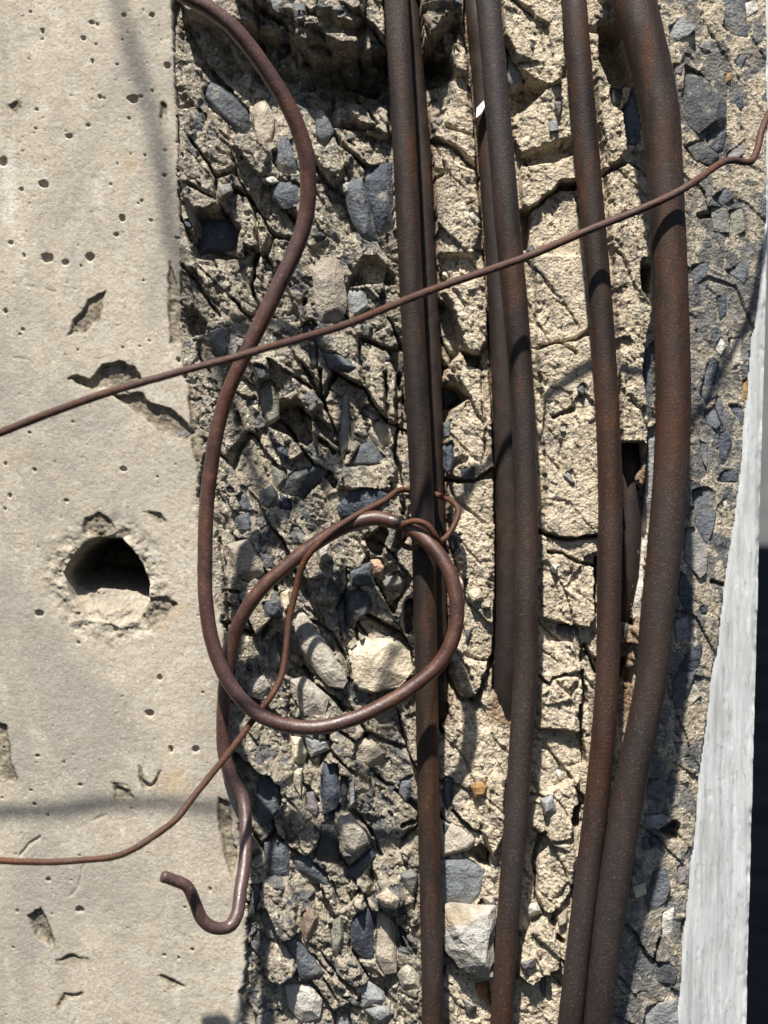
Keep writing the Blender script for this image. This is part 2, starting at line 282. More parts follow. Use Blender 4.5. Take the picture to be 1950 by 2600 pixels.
# ------------------------------------------------------------------ stones, and one dark hole, told apart in the photograph: crop, outline, colour, lift mm, facet mm
STONES = [
 ('A',[(175,545),(235,520),(330,560),(420,650),(480,720),(510,830),(470,880),(400,850),(330,760),(230,690),(180,610)],'slate',1,3),
 ('A',[(180,1410),(350,1400),(415,1490),(405,1620),(260,1640),(150,1650),(160,1540)],'navy',0,4),
 ('A',[(650,990),(700,880),(760,900),(800,1060),(800,1130),(690,1120),(645,1060)],'slate',0,2),
 ('A',[(920,780),(1000,760),(1050,860),(985,950),(930,900)],'slate',0,2),
 ('A',[(1250,1070),(1420,1050),(1430,1480),(1330,1530),(1280,1420),(1230,1250)],'navy',-2,4),
 ('A',[(1110,1180),(1220,1150),(1270,1300),(1300,1480),(1330,1560),(1240,1570),(1160,1450),(1120,1320)],'slate',1,3),
 ('A',[(620,1190),(700,1170),(820,1190),(820,1330),(720,1360),(640,1290)],'slate',0,3),
 ('A',[(610,-20),(720,-20),(725,80),(680,100),(640,70)],'grey',1,2), ('A',[(750,20),(860,20),(860,110),(790,150)],'slate',0,2),
 ('A',[(1100,450),(1330,480),(1380,620),(1250,640),(1120,560)],'navy',0,3), ('A',[(650,240),(740,210),(760,340),(680,400)],'dark',0,2),
 ('A',[(890,1530),(960,1490),(1000,1530),(940,1570)],'dark',1,2), ('A',[(110,180),(160,180),(180,240),(130,240)],'dark',0,1),
 ('A',[(520,680),(600,640),(660,760),(640,920),(560,960),(520,840)],'taupe',1,3), ('A',[(565,1150),(650,1140),(690,1180),(640,1200),(580,1180)],'pale',1,2),
 ('A',[(300,1200),(370,1190),(390,1240),(320,1300),(280,1260)],'grey',3,2), ('A',[(1090,1190),(1160,1170),(1150,1260),(1100,1250)],'pale',2,2),
 ('B',[(895,80),(960,10),(1060,15),(1100,90),(1110,180),(1130,330),(1090,420),(960,440),(920,350),(925,240)],'taupe',5,4),
 ('B',[(560,830),(640,800),(690,870),(690,1060),(620,1100),(570,1000)],'greygreen',2,3),
 ('B',[(1120,1360),(1200,1240),(1270,1180),(1380,1300),(1330,1350)],'slate',0,1),
 ('B',[(740,1430),(790,1380),(960,1350),(1000,1390),(960,1470),(840,1580),(740,1560),(700,1530)],'dark',0,4),
 ('B',[(630,1350),(720,1380),(735,1440),(690,1530),(640,1480)],'greygreen',1,2), ('B',[(560,1530),(640,1480),(680,1550),(680,1630),(600,1650),(555,1600)],'dark',0,2),
 ('B',[(690,1540),(770,1580),(770,1650),(690,1640)],'navy',-2,2),
 ('B',[(1060,1620),(1150,1520),(1220,1495),(1330,1510),(1400,1550),(1300,1680),(1070,1690)],'navy',2,2),
 ('B',[(970,620),(1080,640),(1190,720),(1130,760),(1010,730)],'slate',0,2), ('B',[(1100,890),(1140,880),(1140,1230),(1090,1330),(1075,1200),(1090,1000)],'grey',1,2),
 ('B',[(230,480),(300,460),(345,500),(340,640),(300,640),(240,540)],'grey',2,3), ('B',[(1120,200),(1250,210),(1280,330),(1180,400),(1140,360)],'bluegrey',0,1),
 ('B',[(820,470),(870,430),(930,460),(900,510),(830,520)],'dark',1,2), ('B',[(510,700),(600,720),(610,790),(540,830)],'dark',0,2),
 ('B',[(870,560),(930,570),(940,740),(890,740)],'dark',-1,2), ('B',[(360,480),(420,520),(440,600),(400,660),(360,640)],'grey',1,3),
 ('B',[(1220,980),(1290,1000),(1350,1050),(1300,1065),(1240,1030)],'bluegrey',1,1), ('B',[(510,970),(550,960),(560,1010),(520,1020)],'cream',1,2),
 ('B',[(700,920),(790,870),(810,890),(760,940)],'taupe',2,2), ('B',[(0,1060),(60,1080),(150,1150),(70,1200),(0,1190)],'grey',-1,1),
 ('B',[(1240,1130),(1330,1070),(1450,1110),(1400,1220),(1360,1270),(1280,1180)],'taupe',1,2), ('B',[(400,1550),(470,1530),(520,1659),(440,1659)],'slate',0,1),
 ('C',[(250,20),(340,0),(360,130),(290,140),(245,80)],'slate',1,1), ('C',[(190,210),(330,170),(420,300),(440,400),(330,460),(250,420)],'taupe',2,2),
 ('C',[(960,520),(1040,480),(1120,540),(1140,620),(1080,680),(980,740),(970,640)],'dark',2,4), ('C',[(980,380),(1130,320),(1150,470),(1090,480),(990,490)],'slate',0,3),
 ('C',[(980,900),(1080,810),(1250,820),(1380,900),(1400,1030),(1320,1110),(1150,1170),(1020,1110)],'cream',2,5), ('C',[(1120,310),(1190,300),(1220,360),(1190,430),(1140,420)],'pink',3,3), ('C',[(900,620),(960,500),(970,860),(920,800)],'dark',-1,2),
 ('C',[(610,680),(680,620),(730,700),(800,870),(920,960),(980,1100),(950,1150),(850,1130),(740,1000),(660,880)],'greytan',3,4),
 ('C',[(600,1090),(700,1060),(760,1120),(860,1200),(830,1320),(690,1320),(640,1220)],'greytan',2,3), ('C',[(450,850),(520,790),(550,900),(520,1050),(470,1040)],'greygreen',0,1),
 ('C',[(430,580),(540,560),(550,680),(440,690)],'slate',0,1), ('C',[(1200,450),(1300,380),(1370,440),(1330,500),(1230,510)],'grey',1,2),
 ('C',[(610,1450),(690,1460),(720,1560),(690,1640),(620,1620)],'cream',3,3), ('C',[(690,1460),(860,1480),(865,1540),(740,1590)],'bluegrey',2,1),
 ('C',[(1020,1480),(1120,1460),(1230,1560),(1200,1640),(1100,1659),(1020,1600)],'taupe',2,3), ('C',[(1000,1000),(1060,1090),(1160,1110),(1140,1180),(1040,1150)],'greytan',1,2),
 ('C',[(530,510),(600,500),(610,600),(570,650),(540,580)],'cream',2,2), ('C',[(660,790),(700,790),(700,850),(670,840)],'navy',4,1),
 ('C',[(300,1100),(430,1050),(480,1130),(420,1220),(330,1190)],'greytan',1,1), ('C',[(760,220),(860,190),(880,300),(790,350)],'greytan',3,3),
 ('D',[(540,120),(560,-30),(660,-40),(680,180),(650,260),(560,310)],'navy',0,3), ('D',[(680,20),(730,60),(720,260),(690,270),(675,150)],'dark',0,2),
 ('D',[(130,60),(200,40),(290,120),(300,230),(250,330),(160,390),(110,340),(130,200)],'slate',0,1), ('D',[(555,360),(640,370),(690,600),(640,640),(520,610),(510,540)],'dark',0,1),
 ('D',[(180,480),(340,480),(350,720),(180,720)],'slate',0,1), ('D',[(760,610),(840,560),(890,500),(930,550),(850,640),(770,750),(680,710)],'navy',0,3),
 ('D',[(350,580),(450,560),(580,680),(620,780),(540,760),(380,660)],'slate',0,2), ('D',[(745,1000),(790,930),(850,905),(895,960),(890,1250),(790,1210),(740,1150)],'navy',1,4),
 ('D',[(905,920),(960,910),(1040,1020),(1040,1330),(960,1340),(900,1230)],'taupe',2,2), ('D',[(1060,690),(1130,650),(1180,690),(1170,800),(1140,830),(1080,770)],'grey',1,3),
 ('D',[(290,1120),(370,1090),(480,1190),(570,1330),(540,1370),(420,1370),(380,1230)],'slate',1,2), ('D',[(140,890),(200,880),(280,1060),(280,1130),(200,1120)],'grey',0,2),
 ('D',[(420,930),(460,890),(540,960),(510,1040),(450,1140),(420,1060)],'brown',1,3), ('D',[(800,1410),(860,1380),(960,1450),(970,1520),(820,1550)],'bluegrey',2,2),
 ('D',[(830,1565),(960,1535),(1030,1590),(960,1659),(900,1640)],'bluegrey',3,2), ('D',[(690,1480),(740,1475),(800,1520),(810,1560),(760,1550)],'dark',0,2),
 ('D',[(1030,970),(1100,935),(1110,960),(1060,1030),(1035,1010)],'purple',1,2), ('D',[(1070,1290),(1120,1260),(1190,1330),(1190,1430),(1080,1430),(1040,1340)],'greytan',3,3),
 ('D',[(970,110),(1040,120),(1000,210)],'dark',0,1), ('D',[(1070,80),(1150,50),(1140,180),(1090,240),(1050,160)],'slate',0,2), ('D',[(980,300),(1020,310),(1070,430),(1030,440)],'grey',0,2),
 ('D',[(610,1000),(680,950),(700,1100),(650,1230),(620,1200)],'greygreen',1,2), ('D',[(650,1600),(730,1580),(750,1700),(640,1700)],'bluegrey',2,2),
 ('D',[(110,740),(170,730),(150,850),(110,960),(70,980)],'dark',-1,1), ('D',[(300,1390),(480,1400),(560,1500),(540,1620),(420,1650),(330,1540)],'pale',3,4),
 ('D',[(365,0),(430,0),(420,200),(370,120)],'cream',3,3), ('D',[(730,60),(770,60),(770,240),(735,270)],'bluegrey',2,2), ('D',[(130,1600),(220,1560),(250,1700),(120,1700)],'grey',1,2),
 ('D',[(440,160),(500,150),(540,260),(520,330),(460,280)],'purple',1,2), ('D',[(900,830),(980,780),(1060,850),(1040,920),(950,900)],'cream',3,3),
 ('D',[(650,330),(740,290),(840,420),(860,480),(760,560),(690,520)],'greytan',4,2),
 ('E',[(610,360),(650,380),(710,500),(690,560),(640,600),(610,540)],'bluegrey',0,2), ('E',[(1355,700),(1430,560),(1480,800),(1470,930),(1370,940),(1350,800)],'slate',-2,1),
 ('E',[(860,790),(930,780),(950,850),(880,860)],'bluegrey',2,2), ('E',[(1270,540),(1360,560),(1350,680),(1290,690)],'dark',-3,2), ('E',[(910,660),(970,640),(950,760),(915,740)],'purple',1,1),
 ('F',[(1500,600),(1560,560),(1560,1040),(1520,1100),(1485,950),(1475,760)],'slate',-4,1), ('F',[(1515,1130),(1575,1090),(1560,1700),(1480,1700)],'bluegrey',-5,1),
 ('G',[(1475,20),(1545,20),(1505,350),(1480,650),(1415,700),(1435,400)],'pale',-4,1), ('F',[(190,1230),(250,1200),(270,1330),(230,1430),(190,1380)],'navy',1,2),
 ('F',[(300,1380),(400,1360),(390,1440),(320,1450)],'dark',1,2), ('F',[(180,830),(260,840),(330,920),(240,990),(190,1000)],'dark',0,2), ('F',[(960,1410),(1010,1400),(1050,1480),(1020,1480)],'grey',1,1),
 ('F',[(190,1080),(240,1070),(240,1180),(195,1190)],'slate',1,2), ('F',[(940,1110),(985,1100),(990,1140),(950,1145)],'taupe',1,1),
 ('G',[(930,730),(1010,720),(1080,780),(1010,810),(930,790)],'slate',2,2), ('G',[(340,510),(430,490),(460,560),(380,590)],'cream',2,3), ('G',[(280,420),(345,430),(330,520),(290,500)],'taupe',2,2),
 ('G',[(900,340),(935,345),(930,395),(895,390)],'white',2,2), ('G',[(240,150),(310,140),(300,230),(250,250)],'dark',1,1), ('G',[(420,590),(500,570),(500,620),(440,630)],'taupe',2,2),
 ('G',[(330,760),(380,750),(370,830),(340,850)],'slate',1,2), ('G',[(1345,710),(1390,720),(1380,850),(1340,860)],'slate',-2,2), ('G',[(1350,1480),(1410,1430),(1390,1600),(1310,1640)],'purple',0,2),
 ('H',[(170,600),(340,580),(460,660),(430,830),(370,900),(200,900),(170,840)],'bluestone',1,1), ('H',[(170,330),(260,350),(400,460),(370,530),(180,580)],'greytan',3,2),
 ('H',[(370,120),(430,70),(480,120),(460,180),(400,190)],'ochre',3,1), ('H',[(400,1390),(490,1380),(500,1540),(420,1480)],'rustred',1,2), ('H',[(310,1480),(410,1540),(350,1600)],'pale',2,3),
 ('H',[(200,40),(250,60),(260,200),(220,280),(190,200)],'slate',1,2), ('H',[(180,350),(240,360),(250,440),(190,440)],'dark',4,1), ('H',[(820,200),(900,170),(930,280),(850,310)],'bluegrey',3,3),
 ('H',[(690,1260),(790,1230),(800,1290),(720,1310)],'purple',4,1), ('H',[(930,960),(1000,900),(1000,1020),(940,1040)],'taupe',2,3), ('H',[(810,1330),(850,1330),(860,1480),(830,1480)],'slate',1,1),
 ('H',[(700,880),(800,870),(830,930),(740,970)],'pale',2,3), ('H',[(440,830),(520,830),(530,890),(470,900)],'greytan',3,2),
 ('I',[(580,-20),(715,-20),(720,110),(740,230),(650,220),(580,170),(600,90)],'slate',1,2), ('I',[(250,180),(320,100),(410,170),(360,220),(250,280)],'bluegrey',2,2),
 ('I',[(345,410),(440,460),(540,560),(600,640),(600,720),(560,780),(430,830),(370,790),(335,720),(335,560)],'dark',2,6),
 ('I',[(480,850),(560,790),(600,810),(580,920),(540,960),(470,920)],'slate',1,3), ('I',[(650,390),(690,340),(730,350),(690,430)],'slate',1,2), ('I',[(650,640),(700,610),(710,660),(690,700)],'navy',1,2),
 ('I',[(600,460),(630,450),(630,500),(590,530)],'ochre',2,2), ('I',[(330,910),(460,880),(470,960),(560,975),(500,1030),(410,1010)],'dark',-2,3), ('I',[(520,1230),(610,1170),(650,1230),(580,1290)],'slate',1,2),
 ('I',[(640,1680),(720,1620),(740,1680),(710,1770),(600,1690)],'slate',0,1), ('I',[(600,965),(710,880),(715,960),(620,1010)],'grey',0,1), ('I',[(540,1860),(600,1830),(600,1960),(560,2000)],'navy',0,1),
 ('I',[(380,1660),(480,1640),(480,1720),(400,1780)],'slate',0,1), ('I',[(270,410),(330,400),(320,460),(280,460)],'purple',1,2), ('I',[(500,1290),(600,1300),(620,1450),(520,1440)],'grey',0,1),
 ('I',[(690,30),(770,0),(800,60),(730,110)],'pale',1,1), ('I',[(620,1320),(700,1300),(720,1440),(640,1480)],'greygreen',0,1),
 ('J',[(600,200),(640,130),(680,170),(670,370),(600,440),(565,370)],'navy',0,1), ('J',[(590,480),(640,460),(690,560),(660,590),(600,560)],'slate',0,1), ('J',[(670,390),(700,420),(705,570),(690,560),(650,450)],'slate',0,1),
 ('J',[(680,615),(740,610),(760,660),(730,700),(715,810),(675,810)],'navy',0,1), ('J',[(690,860),(720,845),(800,850),(795,920),(670,910)],'navy',0,1),
 ('J',[(520,970),(600,950),(650,980),(660,1090),(640,1220),(600,1300),(550,1230),(530,1170),(545,1090),(520,1040)],'slate',0,1), ('J',[(470,1200),(540,1210),(610,1340),(600,1480),(560,1520),(460,1400)],'grey',0,1),
 ('J',[(435,1480),(470,1500),(515,1610),(510,1720),(440,1690),(420,1610)],'navy',0,1), ('J',[(550,1920),(575,1930),(550,2060),(480,2140),(420,2120),(440,2050)],'navy',0,1),
 ('J',[(740,440),(800,440),(830,480),(820,570),(790,510)],'navy',0,1), ('J',[(560,660),(610,680),(600,830),(570,780)],'slate',0,1), ('J',[(655,90),(690,20),(720,70),(690,130)],'white',1,1),
 ('J',[(740,20),(820,20),(810,180),(760,210)],'greytan',0,1), ('J',[(830,300),(860,270),(855,400),(825,400)],'ochre',0,1), ('J',[(400,1780),(480,1760),(500,1880),(410,1920)],'bluegrey',0,1),
 ('J',[(700,1040),(725,1030),(730,1080),(710,1100)],'white',1,1), ('J',[(560,1700),(610,1690),(600,1740),(565,1740)],'navy',0,1),
 ('K',[(510,90),(540,20),(650,20),(620,110),(560,240),(520,250)],'slate',0,1), ('K',[(425,1010),(510,950),(550,970),(540,1060),(470,1050)],'hole_black',0,2),  # second chip stands for a dark hole, its shade put into the colour
 ('K',[(390,1260),(465,1225),(500,1350),(470,1450),(360,1530),(340,1430)],'slate',0,1), ('K',[(360,1070),(400,1040),(420,1080),(380,1110)],'navy',0,1), ('K',[(350,700),(450,680),(500,760),(440,830),(350,800)],'purple',0,1),
 ('K',[(520,460),(600,460),(620,520),(560,560)],'grey',0,1), ('K',[(400,1830),(480,1820),(540,1900),(520,1960),(420,1950)],'dark',0,1), ('K',[(350,2120),(420,2080),(540,2060),(550,2240),(330,2240)],'bluegrey',1,2),
 ('K',[(330,900),(450,900),(500,940),(420,1000),(340,980)],'bluegrey',0,1), ('K',[(500,640),(590,630),(610,700),(540,720)],'taupe',0,1), ('K',[(260,1350),(340,1330),(350,1400),(280,1430)],'cream',1,1),
 ('K',[(540,1230),(600,1220),(590,1330),(550,1340)],'purple',0,1), ('K',[(450,1520),(520,1480),(510,1650),(440,1660)],'white',1,2), ('K',[(560,120),(650,90),(690,160),(620,230)],'greytan',0,1),
]
STONE_RGB = {
 'slate': (.080, .090, .106), 'navy': (.042, .052, .074), 'dark': (.045, .049, .056), 'hole_black': (.025, .027, .034), 'grey': (.17, .17, .165), 'bluegrey': (.215, .225, .235),
 'bluestone': (.15, .165, .185), 'taupe': (.30, .262, .215), 'greytan': (.34, .31, .265), 'greygreen': (.17, .17, .14), 'pale': (.42, .40, .37), 'white': (.5, .49, .46), 'cream': (.52, .45, .34),
 'pink': (.45, .30, .21), 'purple': (.14, .12, .135), 'brown': (.16, .12, .09), 'ochre': (.26, .15, .05), 'rustred': (.24, .10, .04)}

# ------------------------------------------------------------------ the pillar's front as one dense relief sheet
EDGE = np.array([(432,-400),(435,0),(450,290),(458,705),(461,870),(468,960),(490,1010),(512,1110),(505,1250),(503,1330),(520,1420),(545,1500),(566,1600),(579,1730),(588,1900),
                 (606,2100),(622,2300),(630,2400),(622,2500),(617,2600),(615,3000)], float)
STRIP = np.array([(1955,-400),(1945,0),(1946,500),(1930,720),(1908,850),(1888,1094),(1871,1257),(1843,1460),(1814,1664),(1777,1944),(1762,2107),(1740,2310),(1720,2600),(1690,3000)], float)


def right_edge(v):
    return 1966 - .0270 * np.clip(v, -600, 3400)


PX = 2.85
v_lo, v_hi = -170, 2770
vs = np.arange(v_lo, v_hi, PX)
up = v_lo - np.cumsum(np.geomspace(4, 320, 34)); dn = v_hi + np.cumsum(np.geomspace(4, 330, 34))
vmax = 1300 + ZC / S
up = up[up > -3100]; dn = dn[dn < vmax - 40]
vs = np.concatenate([up[::-1], vs, dn, [vmax]])
us = np.arange(-150, 1966, PX)
lf = -150 - np.cumsum(np.geomspace(4, 160, 16))
us = np.concatenate([lf[::-1], us])
t = (us - us[0]) / (1966 - us[0])
V, Tt = np.meshgrid(vs, t, indexing='ij')
U = us[0] + Tt * (right_edge(V) - us[0])
NR, NC = U.shape

wx = 7 * fbm(U / 45, V / 45, 11, 4, .6); wy = 7 * fbm(U / 45, V / 45, 12, 4, .6)
UW, VW = U + wx, V + wy


def window(pts, pad):
    r = np.where((vs > pts[:, 1].min() - pad) & (vs < pts[:, 1].max() + pad))[0]
    if len(r) == 0:
        return None
    c = np.where((U[r].max(0) > pts[:, 0].min() - pad) & (U[r].min(0) < pts[:, 0].max() + pad))[0]
    if len(c) == 0:
        return None
    return slice(r[0], r[-1] + 1), slice(c[0], c[-1] + 1)


base = np.interp(U, [380, 470, 620, 900, 1100, 1500, 1620, 1760, 1860, 1960], [-1, -3.5, -8, -14, -17, -21, -30, -46, -55, -60])     # mm
EDGE_U = np.interp(V, EDGE[:, 1], EDGE[:, 0])
STRIP_U = np.interp(V, STRIP[:, 1], STRIP[:, 0])
edge_d = U - EDGE_U - (5 + 9 * smooth(760, 1000, V)) * fbm(U / 40, V / 40, 21, 4, .6) - 12 * np.maximum(0, fbm(U / 90, V / 90, 22, 2) - .1) * smooth(700, 1100, V)
strip_d = U - STRIP_U - 4 * fbm(U / 50, V / 70, 23, 3)
cast = edge_d < 0
strip = strip_d > 0

def bar4_u(v):
    return np.interp(v, [q[1] for q in BARS['b4']], [q[0] for q in BARS['b4']])


def on_flank(P):
    return P[:, 0].mean() > bar4_u(P[:, 1].mean()) + 30


right = smooth(bar4_u(V) - 10, bar4_u(V) + 70, U)   # the turned, flatter broken flank
mid = smooth(1090, 1180, U) * (1 - right)         # sandy mortar between the bars
ang = 1.0
r1, r2, r3, dx, dy, e1 = cells(UW, VW, 78, 51, ang, 2.6)
big = (r1 - .5) * 12.0 + ((r2 - .5) * dx * .18 + (r3 - .5) * dy * .26)
q1, q2, q3, gx, gy, e2 = cells(UW + 5 * wy, VW + 3 * wx, 27, 61, ang + .25, 1.9)
med = (q1 - .5) * 2.0 + ((q2 - .5) * gx * .17 + (q3 - .5) * gy * .20)
p1, p2, p3, hx, hy, e3 = cells(U + wx, V + wy, 12, 71, .4, 1.4)
sml = .6 * ((p1 - .5) * .95 + ((p2 - .5) * hx * .15 + (p3 - .5) * hy * .15))
fine = .55 * fbm(U / 16, V / 16, 81, 3, .65)
m_big = 1 - .68 * mid - .82 * right
m_med = 1 - .55 * mid - .75 * right
lump = 4.0 * fbm(U / 210, V / 210, 91, 3)
h = base + lump * (1 - .45 * mid - .6 * right) + big * m_big + med * m_med + sml * (1 - .55 * right) + fine * (1 - .3 * right)
grain = np.clip(1 - cells(U, V, 8, 85)[5] / 4, 0, 1)
h -= .35 * mid * grain
crev = smooth(9, 2.5, e1) * smooth(.02, .34, fbm(U / 130, V / 130, 97, 2)) * (1 - right) * (1 - .75 * mid)
h -= 9.0 * crev
h -= 1.8 * smooth(5, 1.5, e2) * smooth(.05, .3, fbm(U / 80, V / 80, 98, 2)) * (1 - right) * (1 - .6 * mid)
w1, w2, w3, _, _, e4 = cells(UW, VW, 40, 151, 1.35, 1.5)
dens = np.interp(V, [0, 470, 560, 1000, 1400, 2600], [.26, .30, .74, .72, .66, .66])  # denser dark stones also carry the flank's shaded stretch as colour
mosaic = right * (w1 < dens) * smooth(1.5, 4.5, e4)
h += right * .7 * (w2 - .5) * (w1 < dens)
h = np.where(edge_d > 0, np.minimum(h, -1.2 - .02 * edge_d), h)

# the deep hollow under the broken ledge at the top
top = smooth(480, 600, U) * smooth(1180, 1080, U)
ledge = np.interp(U, [430, 520, 640, 760, 800, 930, 1090], [30, 60, 70, 110, 150, 140, 130]) + 1.6 * wy
h += top * (7 * smooth(6, -6, V - ledge) - 17 * smooth(-6, 6, V - ledge) * smooth(ledge + 300, ledge + 40, V))
for c, pts, dh, soft in PLATES:
    P = T(c, pts)
    w = window(P, 40)
    if w is None:
        continue
    sd = poly_sd(UW[w], VW[w], P)
    h[w] += dh * 1.35 * smooth(soft * .9, -soft * .9, sd)
for c, pts, wd, dep in CRACKS:
    P = T(c, pts)
    w = window(P, 40)
    d = seg_dist(U[w] + .7 * wx[w], V[w] + .7 * wy[w], P, False)
    wv = wd * .5 * (1 + .55 * vnoise(U[w] / 17, V[w] / 17, 95))
    h[w] -= dep * 1.15 * smooth(wv + 2.2, wv - 2.2, d)

# room for the bars: grooves left by their imprint
rust = np.zeros(U.shape)
for key, pts in BARS.items():
    P = spline(pts, 25)
    back = key[0] == 'k'
    hb = np.interp(V, P[:, 1], P[:, 3]); ub = np.interp(V, P[:, 1], P[:, 0]); wb = np.interp(V, P[:, 1], P[:, 2])
    R = wb / 2 + (6 if back else 4)
    d = np.abs(U - ub)
    inside = (d < R + 3) & (V > pts[0][1]) & (V < pts[-1][1]) & (hb > (-36 if key != 'k3' else -47))
    if back:
        keep = fbm(U / 55, V / 95, 200 + len(key), 3, .6) + np.interp(V, [1400, 1650, 1800, 1950], [-.75, -.45, .1, .8]) * (key != 'k3')
        inside &= keep < .18
        R = R * (1 + .14 * fbm(U / 40, V / 45, 210, 3))
    depth = hb - np.sqrt(np.maximum(R * R - d * d, 0)) * S * 1000
    ragged = hb + (2.0 if back else 60)
    cut = np.where(inside & (h < ragged + 40), np.minimum(h, np.where(d < R, depth, h)), h)
    h = np.where(cast | strip, h, cut)
    vm = (V > pts[1][1]) & (V < (1840 if back else pts[-1][1] - 60))
    rust = np.maximum(rust, vm * np.exp(-np.maximum(d - wb / 2, 0) / (14 if back else 7)) * (1.0 if back else .55))

# the cast face: nearly flat, with its hole, chips and air pits
hc = .28 * fbm(U / 120, V / 120, 31, 4) + .10 * fbm(U / 14, V / 14, 33, 3, .6) - .03 * vnoise(U / 5, V / 5, 36)
chip = np.zeros(U.shape)
CHIPS = [('3',[(300,155),(400,160),(450,100),(520,85),(590,100),(610,170),(560,195),(480,190),(400,205),(340,180)],-4.2), ('3',[(480,225),(610,220),(640,250),(760,310),(840,390),(800,430),(720,390),(600,310)],-3.6),
 ('1',[(380,1310),(460,1260),(430,1380),(360,1440),(290,1440),(330,1370)],-2.4), ('5',[(130,1010),(180,980),(230,1090),(230,1150),(160,1090)],-3), ('5',[(490,440),(560,470),(570,500),(510,510)],-1.6),
 ('5',[(600,360),(610,420),(655,445),(700,380),(670,450),(620,460),(595,420)],-2.2), ('5',[(950,490),(1000,510),(1010,620),(1030,750),(1000,830),(980,740),(955,640)],-2.2), ('5',[(-20,180),(30,190),(50,350),(70,440),(-20,420)],-2.4),
 ('1',[(700,440),(720,460),(730,510),(700,515)],-1.8), ('3',[(615,725),(690,740),(715,770),(690,780),(650,750)],-1.6), ('5',[(250,1200),(320,1178),(380,1200),(330,1195),(260,1215)],-1.5),
 ('5',[(680,1265),(720,1270),(800,1300),(760,1305),(720,1290)],-1.6), ('5',[(245,1400),(275,1345),(360,1340),(350,1360),(290,1360),(262,1410)],-1.5), ('1',[(40,460),(80,440),(100,470),(70,500)],-1.2),
 ('1',[(730,1130),(765,1200),(790,1480),(740,1480),(735,1300)],-2.0), ('3',[(780,-20),(840,60),(850,300),(900,420),(860,560),(830,420),(820,120)],-1.8), ('3',[(640,1110),(720,1090),(760,1130),(690,1210),(640,1230),(610,1180)],-2.2),
 ('5',[(1040,1330),(1090,1290),(1110,1380),(1060,1420)],-3), ('3',[(370,760),(440,740),(500,800),(430,850),(370,820)],-1.3)]
for c, pts, dh in CHIPS:
    P = T(c, pts)
    w = window(P, 40)
    sd = poly_sd(U[w] + 1.5 * wx[w], V[w] + 1.5 * wy[w], P)
    m = smooth(4, -5, sd)
    hc[w] += m * (dh + .9 * fbm(U[w] / 14, V[w] / 14, 41, 3, .6) + .5 * (q1[w] - .5))
    chip[w] = np.maximum(chip[w], smooth(7, 0, sd + 5 * fbm(U[w] / 20, V[w] / 20, 40, 3)))
HAIR = [('5',[(175,670),(130,700),(90,750)],1.6), ('5',[(500,510),(460,570),(400,600),(365,650),(360,800),(345,890),(290,940)],.8), ('5',[(545,100),(580,230),(605,360)],.7), ('5',[(360,1310),(350,1400),(320,1480)],.8),
 ('3',[(60,65),(130,80),(180,130)],.5), ('1',[(60,1230),(150,1240),(240,1260)],.6), ('5',[(490,440),(550,450),(560,470)],1.0), ('3',[(0,480),(60,540),(110,620)],.35), ('5',[(400,1210),(440,1290),(460,1400)],.6),
 ('5',[(120,500),(150,560),(180,590)],.6), ('3',[(690,820),(760,860),(800,900)],.7), ('3',[(810,860),(815,1100)],.8)]
for c, pts, dep in HAIR:
    P = T(c, pts)
    w = window(P, 30)
    d = seg_dist(U[w] + .6 * wx[w], V[w] + .6 * wy[w], P, False)
    hc[w] -= .6 * dep * smooth(5.0, 1.5, d) * smooth(-.5, .2, vnoise(U[w] / 26, V[w] / 26, 39))
PITS = [('1',x) for x in [(15,700,18),(190,797,16),(205,1115,20),(390,1112,18),(577,430,18),(530,945,13),(505,1015,9),(185,135,11),(362,168,9),(400,265,10),(725,288,13),(433,422,8),(25,1345,11),(300,590,11),(538,68,8),(657,68,9),
 (383,543,8),(50,1050,9),(285,1135,11),(100,1425,8),(95,820,8),(713,763,8),(105,1105,9),(398,100,8)]] + [('3',x) for x in [(535,548,11),(45,662,10),(172,1170,14),(692,1446,12),(775,78,12),(288,683,7),(152,550,8),(25,523,8)]] + \
 [('5',x) for x in [(648,138,14),(742,290,15),(850,288,14),(345,985,13),(912,888,9),(835,1150,8),(775,1188,8),(210,855,9)]]
pits = []
for c, (x, y, r) in PITS:
    ox, oy, k = CROPS[c]
    pits.append((ox + x * k, oy + y * k, r * k * 1.05))
for i in range(420):
    pits.append((rng.uniform(-140, 600), rng.uniform(-150, 2750) if rng.random() < .55 else rng.uniform(-150, 900), 1.9 + 2.6 * rng.random() ** 3))
for (x, y, r) in pits:
    w = window(np.array([(x, y)]), r + 6)
    if w is None:
        continue
    ex = 1 + .35 * math.sin(x * 7.1)
    d = np.sqrt(((U[w] - x) / ex) ** 2 + (V[w] - y) ** 2) * (1 + .18 * vnoise(U[w] / 6, V[w] / 6, int(x)))
    hc[w] -= np.minimum(r * .34, 3.2) * smooth(r * 1.12, r * .62, d)
# the drilled hole: a deep bore whose lower lip has broken to a ramp
HP = T('3', [(285,1000),(335,900),(430,845),(520,848),(590,920),(640,1040),(640,1130),(600,1190),(500,1225),(380,1190),(310,1100)])
w = window(HP, 120)
sd = poly_sd(U[w] + .6 * wx[w], V[w] + .6 * wy[w], HP)
yy = (V[w] - (870 + .5877 * 845) + 10 * fbm(U[w] / 40, V[w] / 40, 43, 3) - .10 * (U[w] - 275)) / (.5877 * 380)
dep = np.interp(yy, [-.2, .0, .40, .52, .62, .8, 1.0], [95, 95, 80, 46, 17, 8, 1.2])
dep = dep + 4.0 * fbm(U[w] / 34, V[w] / 34, 44, 4, .6)
m = smooth(4, -7, sd)
hc[w] -= m * np.maximum(dep, 0)
rim = smooth(85, 5, sd) * (1 - m)
hc[w] += rim * (2.4 * fbm(U[w] / 24, V[w] / 24, 45, 4, .65) - 1.1)
